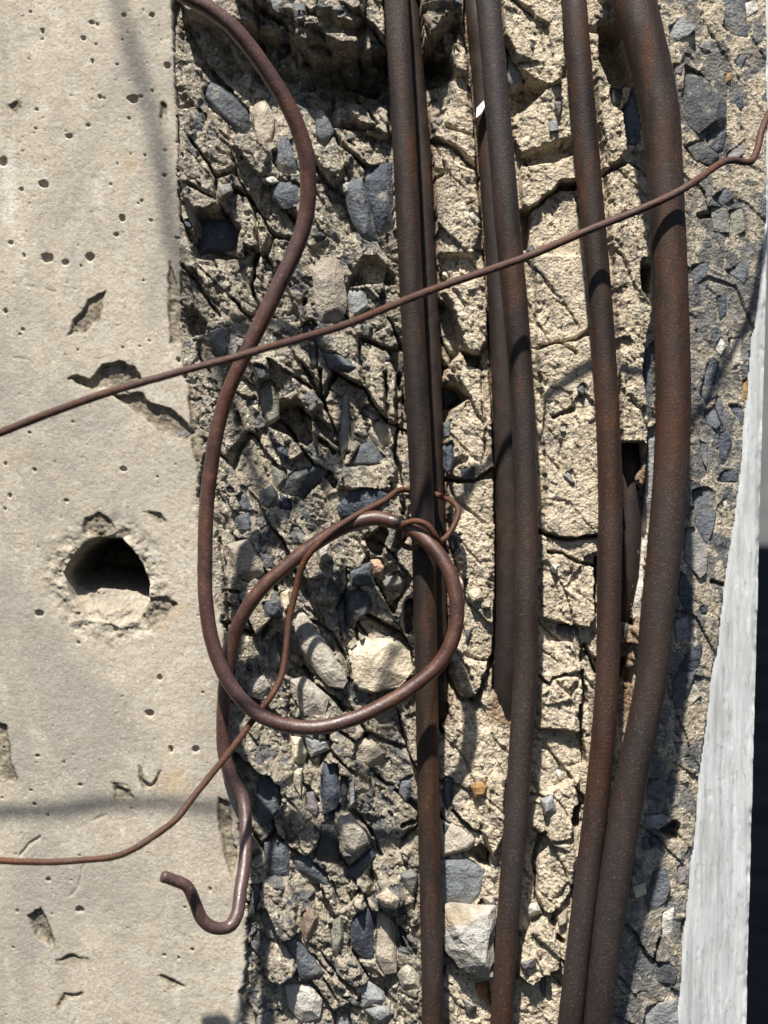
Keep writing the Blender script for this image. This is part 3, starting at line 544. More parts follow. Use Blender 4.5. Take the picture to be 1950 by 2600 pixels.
chip[w] = np.maximum(chip[w], np.maximum(m * np.interp(yy, [.4, .62], [1, .45]), .75 * rim * smooth(-.35, .35, fbm(U[w] / 30, V[w] / 30, 46, 4, .6))))
hc += -np.interp(edge_d, [-26, -9, 0], [0, .15, 1.3]) * (0.5 + .5 * fbm(U / 60, V / 60, 47, 2))
h = np.where(cast, hc, h)

# the pale outer strip: smooth, board-marked up and down
hs = base + .55 * fbm(U / 16, V / 260, 48, 3) + .25 * fbm(U / 7, V / 120, 49, 2)
hs -= .30 * smooth(.40, .65, fbm(U / 14, V / 60, 57, 3, .6)) + 1.3 * smooth(18, 0, right_edge(V) - U) * smooth(-.1, .5, fbm(U / 30, V / 60, 58, 3))
h = np.where(strip, hs - 1.0 * smooth(14, 0, strip_d), h)

# sockets for the stones
pebbles = []
taken = [(T(c, p).mean(0), np.ptp(T(c, p), axis=0).max() * .55) for c, p, *_ in STONES]
tries = 0
while len(pebbles) < 26 and tries < 6000:
    tries += 1
    u0 = rng.uniform(470, 1900); v0 = rng.uniform(-60, 2660); r = rng.uniform(8, 19)
    if u0 < np.interp(v0, EDGE[:, 1], EDGE[:, 0]) + 22 or u0 > np.interp(v0, STRIP[:, 1], STRIP[:, 0]) - 22:
        continue
    if any(math.hypot(u0 - c[0], v0 - c[1]) < rr + r for c, rr in taken):
        continue
    if any(abs(u0 - np.interp(v0, [q[1] for q in pts], [q[0] for q in pts])) < 34 + r for pts in BARS.values()):
        continue
    n = rng.integers(5, 8); a0 = rng.uniform(0, 6.28); st = rng.uniform(1, 1.7)
    poly = []
    for k in range(n):
        a = a0 + k * 6.283 / n + rng.uniform(-.3, .3)
        x, y = r * st * math.cos(a) * rng.uniform(.8, 1.1), r / st ** .4 * math.sin(a) * rng.uniform(.8, 1.1)
        poly.append((u0 + x * .55 - y * .83, v0 + x * .83 + y * .55))
    taken.append((np.array((u0, v0)), r))
    pal = ['slate', 'navy', 'dark', 'grey', 'bluegrey', 'greytan', 'taupe', 'cream', 'greytan', 'grey'] if u0 < 1150 or u0 > 1650 else ['greytan', 'taupe', 'cream', 'grey', 'pale', 'slate', 'greytan']
    pebbles.append(('S', poly, pal[rng.integers(len(pal))], rng.uniform(0, 1.4), rng.uniform(1, 2.5)))
LOOSE = ('H', [(190,890),(240,880),(400,910),(530,890),(530,980),(515,1230),(510,1350),(460,1365),(290,1290),(200,1180),(185,1000)])
stone_jobs = []
for c, pts, colr, lift, facet in STONES + pebbles:
    P = T(c, pts)
    w = window(P, 14)
    if w is None:
        continue
    sd = poly_sd(U[w], V[w], P)
    ins = sd < 0
    if ins.sum() < 6:
        continue
    if on_flank(P):
        lift, facet = lift * .3, facet * (.35 if facet < 3 else .7)
    hl = float(np.median(h[w][ins])) + lift
    tilt = ((random.random() - .5) * .05, (random.random() - .5) * .07 + .008)
    pl = hl + (U[w] - P[:, 0].mean()) * tilt[0] + (V[w] - P[:, 1].mean()) * tilt[1]
    sdw = poly_sd(U[w] + .55 * wx[w], V[w] + .55 * wy[w], P)
    near = (sdw < (1.5 if on_flank(P) else -.5) + (2.0 if on_flank(P) else 6.5) * fbm(U[w] / 26, V[w] / 26, 77, 3, .6)) & ~cast[w] & ~strip[w]
    h[w] = np.where(near, np.minimum(h[w], pl - (.9 if on_flank(P) else 2.6)), h[w])
    stone_jobs.append((P, hl, tilt, facet, colr))
P = T(*LOOSE)
w = window(P, 20)
sd = poly_sd(U[w], V[w], P)
h[w] = np.minimum(h[w], np.where(sd < 3, -22.0, h[w]))

H = h / 1000.0
KB = S * (D - base / 1000) / D
jx = .00022 * fbm(U / 9, V / 9, 55, 2); jz = .00022 * fbm(U / 9, V / 9, 56, 2)
soft_in = np.where(cast | strip, 0, 1)
X = (U - 975) * KB + jx * soft_in
Z = ZC + (1300 - V) * KB + jz * soft_in
Z = np.where(V >= vmax - 1, 0.0, np.maximum(Z, 0.0))
Yp = -H
dark_cell = np.where((q3 < .09) & ~cast, .8, 0.0) * (1 - .65 * mid)
dark_cell = np.maximum(dark_cell, np.where((p3 < .06), .8, 0.0) * (1 - .5 * mid))
dark_cell = np.maximum(dark_cell, mosaic * (.45 + .5 * w3))
tint = (.6 * r3 + .4 * q2) * (1 - .7 * mid)


def node_mat(name):
    m = bpy.data.materials.new(name)
    m.use_nodes = True
    nt = m.node_tree
    return m, nt, nt.nodes['Principled BSDF']


class NB:
    def __init__(self, nt):
        self.nt = nt

    def n(self, typ, **kw):
        nd = self.nt.nodes.new(typ)
        for k, v in kw.items():
            if k.startswith('i_'):
                key = k[2:]
                nd.inputs[int(key) if key.isdigit() else key].default_value = v
            else:
                setattr(nd, k, v)
        return nd

    def l(self, a, b):
        self.nt.links.new(a, b)

    def coord(self, scale=(1, 1, 1)):
        tc = self.n('ShaderNodeTexCoord')
        mp = self.n('ShaderNodeMapping')
        mp.inputs['Scale'].default_value = scale
        self.l(tc.outputs['Object'], mp.inputs[0])
        return mp.outputs[0]

    def noise(self, co, scale, detail=4, rough=.55, dist=0.0):
        nd = self.n('ShaderNodeTexNoise')
        nd.inputs['Scale'].default_value = scale
        nd.inputs['Detail'].default_value = detail
        nd.inputs['Roughness'].default_value = rough
        nd.inputs['Distortion'].default_value = dist
        self.l(co, nd.inputs['Vector'])
        return nd.outputs[0]

    def ramp(self, fac, stops):
        r = self.n('ShaderNodeValToRGB')
        el = r.color_ramp.elements
        while len(el) < len(stops):
            el.new(.5)
        for e, (p, c) in zip(el, stops):
            e.position = p
            e.color = c if len(c) == 4 else (*c, 1)
        self.l(fac, r.inputs[0])
        return r.outputs[0]

    def g(self, fac, a, b):
        return self.ramp(fac, [(a, (0, 0, 0)), (b, (1, 1, 1))])

    def mix(self, fac, a, b, mode='MIX'):
        m = self.n('ShaderNodeMix', data_type='RGBA', blend_type=mode)
        for sock, val in ((m.inputs[0], fac), (m.inputs[6], a), (m.inputs[7], b)):
            if isinstance(val, (int, float)):
                sock.default_value = val
            elif isinstance(val, tuple):
                sock.default_value = val if len(val) == 4 else (*val, 1)
            else:
                self.l(val, sock)
        return m.outputs[2]

    def math(self, op, a, b=0.0):
        m = self.n('ShaderNodeMath', operation=op)
        for sock, val in ((m.inputs[0], a), (m.inputs[1], b)):
            if isinstance(val, (int, float)):
                sock.default_value = val
            else:
                self.l(val, sock)
        return m.outputs[0]

    def attr(self, name):
        return self.n('ShaderNodeAttribute', attribute_name=name).outputs['Fac']

    def bump(self, hgt, dist, strength=1.0, prev=None):
        b = self.n('ShaderNodeBump')
        b.inputs['Distance'].default_value = dist
        b.inputs['Strength'].default_value = strength
        self.l(hgt, b.inputs['Height'])
        if prev is not None:
            self.l(prev, b.inputs['Normal'])
        return b.outputs[0]


def mat_core():
    m, nt, b = node_mat('broken_concrete')
    N = NB(nt)
    co = N.coord()
    n_big = N.noise(co, 28, 4)
    n_mid = N.noise(co, 160, 5, .6)
    n_fin = N.noise(co, 700, 4, .65)
    n_sp = N.noise(co, 420, 2, .5)
    grey = N.mix(N.g(n_mid, .35, .68), (.195, .176, .148), (.475, .432, .362))
    warm = N.mix(N.g(n_mid, .32, .66), (.36, .305, .23), (.64, .565, .45))
    c = N.mix(N.attr('warm'), grey, warm)
    c = N.mix(N.math('MULTIPLY', N.g(n_big, .54, .7), .4), c, (.47, .40, .30))
    c = N.mix(N.math('MULTIPLY', N.attr('tint'), .55), c, N.mix(1.0, c, (.62, .60, .57), 'MULTIPLY'))
    c = N.mix(N.math('MULTIPLY', N.g(n_sp, .57, .66), .85), c, (.10, .085, .07))
    c = N.mix(N.g(N.noise(co, 520, 2, .5), .63, .69), c, (.62, .57, .47))
    st = N.mix(N.g(n_mid, .3, .7), (.045, .052, .066), (.14, .15, .165))
    c = N.mix(N.attr('stone'), c, st)
    rf = N.math('MULTIPLY', N.attr('rust'), N.g(n_mid, .25, .6))
    c = N.mix(N.math('MULTIPLY', rf, .85), c, (.13, .058, .022))
    c = N.mix(N.math('MULTIPLY', N.g(n_fin, .3, .75), .35), c, N.mix(1.0, c, (1.35, 1.33, 1.3), 'MULTIPLY'))
    c = N.mix(1.0, c, (1.12, 1.11, 1.09), 'MULTIPLY')
    N.l(c, b.inputs['Base Color'])
    b.inputs['Roughness'].default_value = .88
    b.inputs['Specular IOR Level'].default_value = .3
    v = N.n('ShaderNodeTexVoronoi')
    v.inputs['Scale'].default_value = 620
    N.l(co, v.inputs['Vector'])
    nm = N.bump(n_mid, .0030, .9)
    nm = N.bump(v.outputs['Distance'], .0010, .7, nm)
    nm = N.bump(n_fin, .0014, 1.0, nm)
    N.l(nm, b.inputs['Normal'])
    return m


def mat_cast():
    m, nt, b = node_mat('cast_concrete')
    N = NB(nt)
    co = N.coord()
    n_big = N.noise(co, 9, 4)
    n_mid = N.noise(co, 60, 5, .62)
    n_fin = N.noise(co, 520, 4, .7)
    n_sp = N.noise(co, 300, 3, .6)
    c = N.mix(N.g(n_big, .35, .66), (.40, .368, .315), (.325, .308, .275))
    c = N.mix(N.g(n_mid, .40, .66), c, (.50, .472, .42))
    c = N.mix(N.math('MULTIPLY', N.g(n_mid, .46, .30), .6), c, (.29, .255, .205))
    c = N.mix(N.math('MULTIPLY', N.g(n_sp, .57, .68), .75), c, (.25, .20, .15))
    c = N.mix(N.math('MULTIPLY', N.g(N.noise(co, 410, 2), .64, .72), .5), c, (.58, .55, .49))
    c = N.mix(N.math('MULTIPLY', N.g(N.noise(co, 24, 3, .6), .63, .74), .55), c, (.34, .235, .12))
    c = N.mix(N.math('MULTIPLY', N.g(n_fin, .35, .75), .4), c, N.mix(1.0, c, (1.25, 1.25, 1.24), 'MULTIPLY'))
    c = N.mix(N.math('MULTIPLY', N.g(N.noise(N.coord((1, 1, .55)), 15, 5, .65, .6), .47, .62), .72), c, (.215, .207, .19))
    c = N.mix(N.math('MULTIPLY', N.g(N.noise(co, 7, 5, .7, .8), .50, .62), .6), c, (.245, .232, .21))
    c = N.mix(N.math('MULTIPLY', N.g(N.noise(N.coord((1, 1, .3)), 34, 4, .6), .60, .68), .5), c, (.56, .54, .50))
    c = N.mix(N.math('MULTIPLY', N.g(N.noise(co, 210, 5, .7), .54, .64), .5), c, (.24, .205, .16))
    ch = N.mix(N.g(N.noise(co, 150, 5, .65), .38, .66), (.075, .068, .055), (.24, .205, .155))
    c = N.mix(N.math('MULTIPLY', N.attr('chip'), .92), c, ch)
    c = N.mix(N.math('MULTIPLY', N.g(N.noise(co, 650, 3, .6), .56, .64), .55), c, (.21, .175, .13))
    c = N.mix(N.math('MULTIPLY', N.g(N.noise(co, 560, 3, .6), .58, .68), .32), c, (.60, .57, .52))
    c = N.mix(1.0, c, (1.16, 1.14, 1.11), 'MULTIPLY')
    N.l(c, b.inputs['Base Color'])
    b.inputs['Roughness'].default_value = .82
    b.inputs['Specular IOR Level'].default_value = .3
    nm = N.bump(n_mid, .0018, .6)
    nm = N.bump(n_sp, .0006, .4, nm)
    nm = N.bump(n_fin, .0006, .8, nm)
    N.l(nm, b.inputs['Normal'])
    return m


def mat_strip():
    m, nt, b = node_mat('pale_board_marked_concrete')
    N = NB(nt)
    co = N.coord((1, 1, .13))
    n1 = N.noise(co, 420, 6, .72)
    n2 = N.noise(N.coord((1, 1, .25)), 90, 4)
    c = N.mix(N.g(n1, .35, .65), (.43, .45, .465), (.55, .575, .59))
    c = N.mix(N.math('MULTIPLY', N.g(n2, .5, .68), .45), c, (.29, .30, .31))
    n3 = N.noise(N.coord((1, 1, .6)), 45, 6, .7, .4)
    c = N.mix(N.math('MULTIPLY', N.g(n3, .45, .62), .55), c, (.335, .345, .345))
    c = N.mix(N.math('MULTIPLY', N.g(N.noise(N.coord((1, 1, .3)), 330, 4, .7), .58, .66), .6), c, (.20, .20, .195))
    N.l(c, b.inputs['Base Color'])
    b.inputs['Roughness'].default_value = .8
    N.l(N.bump(n1, .0012, .6), b.inputs['Normal'])
    return m


def mat_stone(name, rgb):
    m, nt, b = node_mat(name)
    N = NB(nt)
    co = N.coord()
    oi = N.n('ShaderNodeObjectInfo')
    n1 = N.noise(co, 130, 5, .6)
    n2 = N.noise(co, 600, 4, .65)
    lo = tuple(x * .6 for x in rgb); hi = tuple(min(.8, x * 1.5) for x in rgb)
    c = N.mix(N.g(n1, .3, .7), lo, hi)
    c = N.mix(N.math('MULTIPLY', N.g(N.noise(co, 85, 6, .7), .55, .66), .5), c, (.36, .33, .28))       # mortar film left on it
    c = N.mix(N.math('MULTIPLY', N.g(n2, .62, .7), .5), c, (.42, .39, .34))
    c = N.mix(N.math('MULTIPLY', oi.outputs['Random'], .35), c, N.mix(1.0, c, (1.5, 1.45, 1.4), 'MULTIPLY'))
    N.l(c, b.inputs['Base Color'])
    N.l(N.ramp(n1, [(.3, (.45, .45, .45)), (.7, (.75, .75, .75))]), b.inputs['Roughness'])
    nm = N.bump(n1, .0040, .9)
    nm = N.bump(n2, .0012, .9, nm)
    N.l(nm, b.inputs['Normal'])
    return m


def mat_rust(name, lo, mid_, hi, steel, zstretch=1.0, sc=1.0, rough=(.5, .8), orange=.6, bmp=.6, spec=.5, zr=None):
    m, nt, b = node_mat(name)
    N = NB(nt)
    co = N.coord((1, 1, zstretch))
    n1 = N.noise(co, 45 * sc, 5, .62, .3)
    n2 = N.noise(co, 190 * sc, 5, .65)
    n3 = N.noise(N.coord(), 900, 3, .65)
    n4 = N.noise(N.coord((1, 1, .5)), 22 * sc, 3)
    c = N.ramp(n2, [(.28, lo), (.5, mid_), (.72, hi)])
    c = N.mix(N.math('MULTIPLY', N.g(n1, .45, .68), orange), c, hi)
    c = N.mix(N.math('MULTIPLY', N.g(n4, .43, .58), .8), c, steel)
    c = N.mix(N.math('MULTIPLY', N.g(n3, .62, .72), .5), c, hi)
    if zr:      # a stretch of fresh orange rust
        sp = N.n('ShaderNodeSeparateXYZ')
        N.l(N.coord(), sp.inputs[0])
        up_ = N.n('ShaderNodeMapRange', i_1=zr[0], i_2=zr[1]); dn_2 = N.n('ShaderNodeMapRange', i_1=zr[3], i_2=zr[2])
        N.l(sp.outputs[2], up_.inputs[0]); N.l(sp.outputs[2], dn_2.inputs[0])
        f = N.math('MULTIPLY', N.math('MULTIPLY', up_.outputs[0], dn_2.outputs[0]), N.g(n1, .35, .55))
        c = N.mix(N.math('MULTIPLY', f, .85), c, N.mix(N.g(n2, .35, .65), (.075, .03, .011), (.20, .078, .02)))
    c = N.mix(N.math('MULTIPLY', N.g(n3, .40, .28), .6), c, tuple(x * .5 for x in lo))
    N.l(c, b.inputs['Base Color'])
    N.l(N.ramp(n2, [(.3, (rough[0],) * 3), (.7, (rough[1],) * 3)]), b.inputs['Roughness'])
    b.inputs['Specular IOR Level'].default_value = spec
    nm = N.bump(n2, .0005, .14)
    nm = N.bump(n3, .0004, bmp, nm)
    N.l(nm, b.inputs['Normal'])
    return m


M_CORE, M_CAST, M_STRIP = mat_core(), mat_cast(), mat_strip()
M_STONE = {k: mat_stone('stone_' + k, v) for k, v in STONE_RGB.items()}
BAR_ARGS = ((.0085, .0055, .005), (.031, .0175, .0132), (.135, .050, .018), (.068, .057, .056), .25, .5, (.50, .80), .85, .8, .4)
M_BAR = mat_rust('rusted_bar', *BAR_ARGS)
M_BAR1 = mat_rust('rusted_bar_orange', *BAR_ARGS, zr=(1.235, 1.175, 1.10, 1.06))
M_BARBACK_SHADED = mat_rust('rusted_bar_back_shaded', (.010, .005, .004), (.027, .0125, .008), (.075, .030, .012), (.020, .013, .010), .4, 1.0, (.6, .85), .6)  # darker than the front bars: shade of the grooves put into the rust colour
M_LOOP = mat_rust('rusted_wire_rod', (.048, .021, .016), (.105, .044, .032), (.215, .078, .026), (.145, .092, .094), 1.0, .5, (.30, .56), .6, .5, .7)
M_THIN = mat_rust('rusted_thin_wire', (.055, .023, .016), (.11, .045, .029), (.18, .068, .034), (.10, .054, .044), 1.0, 1.4, (.55, .8), .4)
M_TIE = mat_rust('rusted_tie_wire', (.06, .021, .010), (.13, .045, .019), (.21, .072, .026), (.08, .036, .022), 1.0, 1.4, (.55, .8), .5)
M_CHIPPAINT, _nt, _b = node_mat('white_chip')
_b.inputs['Base Color'].default_value = (.8, .79, .76, 1)


def link(o, parent=None):
    COL.objects.link(o)
    if parent is not None:
        o.parent = parent
        o.matrix_parent_inverse = parent.matrix_world.inverted()
    return o


def tag(o, label, cat, group=None, kind=None):
    o['label'] = label; o['category'] = cat
    if group: o['group'] = group
    if kind: o['kind'] = kind
    return o


def grid_mesh(name, mask_faces, mat, attrs, parent):
    r, c = np.where(mask_faces)
    idx = np.stack([r * NC + c, (r + 1) * NC + c, (r + 1) * NC + c + 1, r * NC + c + 1], 1)
    used, inv = np.unique(idx.ravel(), return_inverse=True)
    co = np.stack([X.ravel()[used], Yp.ravel()[used], Z.ravel()[used]], 1).astype(np.float32)
    return raw_mesh(name, co, inv.reshape(-1, 4), mat, {k: a.ravel()[used] for k, a in attrs.items()}, parent)


def raw_mesh(name, co, quads, mat, attrs, parent):
    me = bpy.data.meshes.new(name)
    nf = len(quads)
    me.vertices.add(len(co)); me.vertices.foreach_set('co', co.ravel())
    me.loops.add(nf * 4); me.loops.foreach_set('vertex_index', quads.ravel().astype(np.int32))
    me.polygons.add(nf)
    me.polygons.foreach_set('loop_start', np.arange(0, nf * 4, 4, dtype=np.int32))
    me.polygons.foreach_set('use_smooth', np.ones(nf, bool))
    me.update(calc_edges=True)
    for k, a in attrs.items():
        at = me.attributes.new(k, 'FLOAT', 'POINT')
        at.data.foreach_set('value', a.astype(np.float32))
    me.materials.append(mat)
    me.validate()
    return link(bpy.data.objects.new(name, me), parent)


# ------------------------------------------------------------------ the pillar
pillar = bpy.data.objects.new('concrete_post', None)
COL.objects.link(pillar)
tag(pillar, 'broken concrete post with smooth cast face at left and shattered stony core', 'concrete post')
fm = lambda a: a[:-1, :-1] & a[1:, :-1] & a[:-1, 1:] & a[1:, 1:]
cast_f = cast[:-1, :-1]
strip_f = strip[:-1, :-1]
core_f = ~cast_f & ~strip_f
warm = np.clip(mid * .95 + right * smooth(520, 420, V) * .7 + right * .4 * smooth(1200, 1400, V) * smooth(90, 30, STRIP_U - U), 0, 1)  # sandy mortar between the bars; on the flank, sunlit parts painted warmer
att = {'stone': dark_cell, 'tint': tint, 'rust': rust, 'warm': warm}
grid_mesh('cast_face', cast_f, M_CAST, {'chip': chip}, pillar)
grid_mesh('broken_core', core_f, M_CORE, att, pillar)
grid_mesh('pale_strip', strip_f, M_STRIP, {'chip': chip}, pillar)
# flanks, back and top
rcol, lcol, trow = NC - 1, 0, 0
YB = .34


def wall_from(xs, ys, zs, name, mat):
    n = len(xs)
    co = []
    for f in (0, .15, .5, 1):
        for i in range(n):
            co.append((xs[i], ys[i] + (YB - ys[i]) * f, zs[i]))
    q = [(k * n + i, k * n + i + 1, (k + 1) * n + i + 1, (k + 1) * n + i) for k in range(3) for i in range(n - 1)]
    return raw_mesh(name, np.array(co, np.float32), np.array(q), mat, {}, pillar)


wall_from(X[:, rcol], Yp[:, rcol], Z[:, rcol], 'right_flank', M_STRIP)
wall_from(X[:, lcol], Yp[:, lcol], Z[:, lcol], 'left_flank', M_CAST)
wall_from(X[trow], Yp[trow], Z[trow], 'top_face', M_CORE)
bco = np.array([(X[0, 0], YB, Z[0, 0]), (X[0, -1], YB, Z[0, -1]), (X[-1, -1], YB, 0), (X[-1, 0], YB, 0)], np.float32)
raw_mesh('back_face', bco, np.array([(0, 1, 2, 3)]), M_CAST, {}, pillar)


# ------------------------------------------------------------------ stones
def stone_mesh(P, hl, tilt, facet, thick=7.0, ntop=None):
    flush = on_flank(P)
    """angular chip: hull of a jittered rim, a smaller buried foot and a few proud points"""
    c = P.mean(0)
    ext = float(np.sqrt(((P - c) ** 2).sum(1)).max())
    bm = bmesh.new()
    hf = lambda p: hl + (p[0] - c[0]) * tilt[0] + (p[1] - c[1]) * tilt[1]

    def add(p, hh):
        bm.verts.new(place(p[0], p[1], hh / 1000))
    n = len(P)
    rimv = []
    for i in range(n):
        p = P[i]; q = P[(i + 1) % n]
        rimv.append(p)
        mp = (p + q) / 2
        if np.linalg.norm(q - p) > 22:
            rimv.append(mp + (mp - c) * random.uniform(-.04, .05))
    for p in rimv:
        add(p, hf(p) + (random.uniform(-.5, .1) if flush else random.uniform(-2.4, -.9)))
        add(c + (p - c) * .93, hf(p) - thick)
    k = ntop or (3 if ext < 25 else 5 if ext < 70 else 7)
    a0 = random.uniform(0, 6.28)
    for i in range(k):
        a = a0 + i * 6.283 / k + random.uniform(-.4, .4)
        j = int((a % 6.283) / 6.283 * n) % n
        p = c + (P[j] - c) * random.uniform(.35, .85)
        add(p, hf(p) + facet * random.uniform(.35, 1.0))
    r = bmesh.ops.convex_hull(bm, input=bm.verts[:])
    junk = [v for v in bm.verts if not v.link_faces]
    bmesh.ops.delete(bm, geom=junk, context='VERTS')
    bmesh.ops.dissolve_limit(bm, angle_limit=.06, verts=bm.verts[:], edges=bm.edges[:])
    bmesh.ops.bevel(bm, geom=bm.edges[:], offset=min(.00045, ext * S * .06), segments=1, affect='EDGES', clamp_overlap=True)
    bmesh.ops.recalc_face_normals(bm, faces=bm.faces[:])
    me = bpy.data.meshes.new('stone')
    bm.to_mesh(me); bm.free()
    return me


for P, hl, tilt, facet, colr in stone_jobs:
    me = stone_mesh(P, hl, tilt, facet)
    me.materials.append(M_STONE[colr])
    link(bpy.data.objects.new('stone', me), pillar)

P = T(*LOOSE)
bm_me = stone_mesh(P, -9.0, (.006, .02), 8.0, 14.0, 9)
bm = bmesh.new(); bm.from_mesh(bm_me)
bmesh.ops.triangulate(bm, faces=bm.faces[:])
bmesh.ops.subdivide_edges(bm, edges=[e for e in bm.edges if e.calc_length() > .004], cuts=3, use_grid_fill=True)
bm.normal_update()
co_ = np.array([v_.co[:] for v_ in bm.verts])
dn_ = .0011 * fbm(co_[:, 0] * 130, co_[:, 2] * 130, 301, 4, .6) + .0009 * (cells(co_[:, 0] * 1e4, co_[:, 2] * 1e4, 60, 303)[0] - .5)
for v_, d_ in zip(bm.verts, dn_):
    v_.co += v_.normal * float(d_)
bm.to_mesh(bm_me); bm.free()
m_loose, nt_, b_ = node_mat('loose_stone')
N = NB(nt_)
co_ = N.coord()
c_ = N.mix(N.g(N.noise(co_, 60, 6, .65), .38, .62), (.27, .25, .215), (.47, .46, .44))
c_ = N.mix(N.math('MULTIPLY', N.g(N.noise(co_, 45, 4, .6, .5), .52, .66), .7), c_, (.30, .22, .12))
c_ = N.mix(N.math('MULTIPLY', N.g(N.noise(co_, 300, 4, .6), .58, .68), .6), c_, (.16, .15, .135))
N.l(c_, b_.inputs['Base Color'])
b_.inputs['Roughness'].default_value = .75
N.l(N.bump(N.noise(co_, 500, 4, .6), .0012, .9, N.bump(N.noise(co_, 120, 5, .6), .004, .9)), b_.inputs['Normal'])
bm_me.materials.clear(); bm_me.materials.append(m_loose)
lo = link(bpy.data.objects.new('loose_stone', bm_me))
tag(lo, 'pale angular loose stone wedged between two rusty bars near the bottom', 'stone')


# ------------------------------------------------------------------ bars and wires
def tube(name, pts, mat, step=9, seg=20, rough=.00012, seed=1, cap=True, rib=0.0):
    """pts: u, v, width px, height mm -> closed tube with a pitted skin"""
    Q = spline(pts, step)
    C = np.array([place(q[0], q[1], q[3] / 1000) for q in Q])
    Rr = np.array([q[2] / 2 * S * (D - q[3] / 1000) / D for q in Q])
    n = len(C)
    tg = np.gradient(C, axis=0); tg /= np.linalg.norm(tg, axis=1)[:, None]
    nrm = np.zeros((n, 3))
    a = np.array((0, -1.0, 0)) - tg[0] * np.dot((0, -1.0, 0), tg[0]); a /= np.linalg.norm(a)
    for i in range(n):
        a = a - tg[i] * np.dot(a, tg[i]); a /= np.linalg.norm(a)
        nrm[i] = a
    bn = np.cross(tg, nrm)
    th = np.linspace(0, 2 * np.pi, seg, endpoint=False)
    L = np.concatenate([[0], np.cumsum(np.linalg.norm(np.diff(C, axis=0), axis=1))])
    LL, TH = np.meshgrid(L, th, indexing='ij')
    px, py = np.cos(TH) * 1.6 + 7, np.sin(TH) * 1.6
    d = fbm(px * 1.5 + LL * 90, py * 1.5 + LL * 220, seed, 4, .6) * rough * 2.2 + vnoise(px * 3 + LL * 500, py * 3 - LL * 300, seed + 9) * rough
    rr = Rr[:, None] + d
    co = C[:, None, :] + rr[..., None] * (np.cos(TH)[..., None] * nrm[:, None, :] + np.sin(TH)[..., None] * bn[:, None, :])
    co = co.reshape(-1, 3)
    quads = []
    i = np.arange(n - 1)[:, None]; j = np.arange(seg)[None, :]
    j2 = (j + 1) % seg
    quads = np.stack([(i * seg + j), (i * seg + j2), ((i + 1) * seg + j2), ((i + 1) * seg + j)], -1).reshape(-1, 4)
    me = bpy.data.meshes.new(name)
    faces = quads.tolist()
    vl = co.tolist()
    if cap:
        for e, s in ((0, -1), (n - 1, 1)):
            b0 = len(vl)
            for k in range(seg):
                vl.append((C[e] + tg[e] * s * Rr[e] * .25 + (np.array(vl[e * seg + k]) - C[e]) * .75).tolist())
            vl.append((C[e] + tg[e] * s * Rr[e] * .3).tolist())
            for k in range(seg):
                k2 = (k + 1) % seg
                faces.append([e * seg + k, e * seg + k2, b0 + k2, b0 + k] if s > 0 else [e * seg + k2, e * seg + k, b0 + k, b0 + k2])
                faces.append([b0 + k, b0 + k2, b0 + seg] if s > 0 else [b0 + k2, b0 + k, b0 + seg])
    me.from_pydata(vl, [], faces)
    bm = bmesh.new(); bm.from_mesh(me)
    bmesh.ops.recalc_face_normals(bm, faces=bm.faces[:])
    bm.to_mesh(me); bm.free()
    me.polygons.foreach_set('use_smooth', np.ones(len(me.polygons), bool))
    me.materials.append(mat)
    return link(bpy.data.objects.new(name, me))


BAR_INFO = [('b1', 'straight rusty bar passing behind the wire loop, leftmost of the four front bars'), ('b2', 'rusty front bar second from the left, just right of the pale loose stone'),
            ('b3', 'rusty front bar third from the left, touching the thick bar near the bottom'), ('b4', 'thickest rusty bar, bowed, rightmost of the front bars')]
for i, (k, lab) in enumerate(BAR_INFO):
    tag(tube('rebar', BARS[k], M_BAR1 if k == 'b1' else M_BAR, 8, 30, .00007, 100 + i), lab, 'rebar', 'rusty bars standing in front of the broken concrete')
BACK_INFO = [('k1', 'dark recessed bar in the groove right behind the leftmost front bar'), ('k2', 'dark recessed bar with a white chip, left behind the second front bar'),
             ('k3', 'dark recessed bar showing in the slot between third bar and thickest bar')]
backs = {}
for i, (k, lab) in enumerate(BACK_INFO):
    backs[k] = tag(tube('rebar', BARS[k], M_BARBACK_SHADED, 10, 24, .00016, 120 + i), lab, 'rebar', 'rusty bars lying in grooves of the concrete')
# white chip on the recessed bar
cp = T('E', [(405,765),(408,700),(455,650),(463,690),(440,735)])
bm = bmesh.new()
fr = [bm.verts.new(place(p[0], p[1], -.0085)) for p in cp]; bk = [bm.verts.new(place(p[0], p[1], -.0125)) for p in cp]
bm.faces.new(fr); bm.faces.new(bk[::-1])
for i in range(len(fr)):
    bm.faces.new((fr[i], bk[i], bk[(i + 1) % len(fr)], fr[(i + 1) % len(fr)]))
bmesh.ops.recalc_face_normals(bm, faces=bm.faces[:])
me = bpy.data.meshes.new('paint_chip'); bm.to_mesh(me); bm.free(); me.materials.append(M_CHIPPAINT)
ch = link(bpy.data.objects.new('paint_chip', me), backs['k2'])
ch['label'] = 'small white chip'

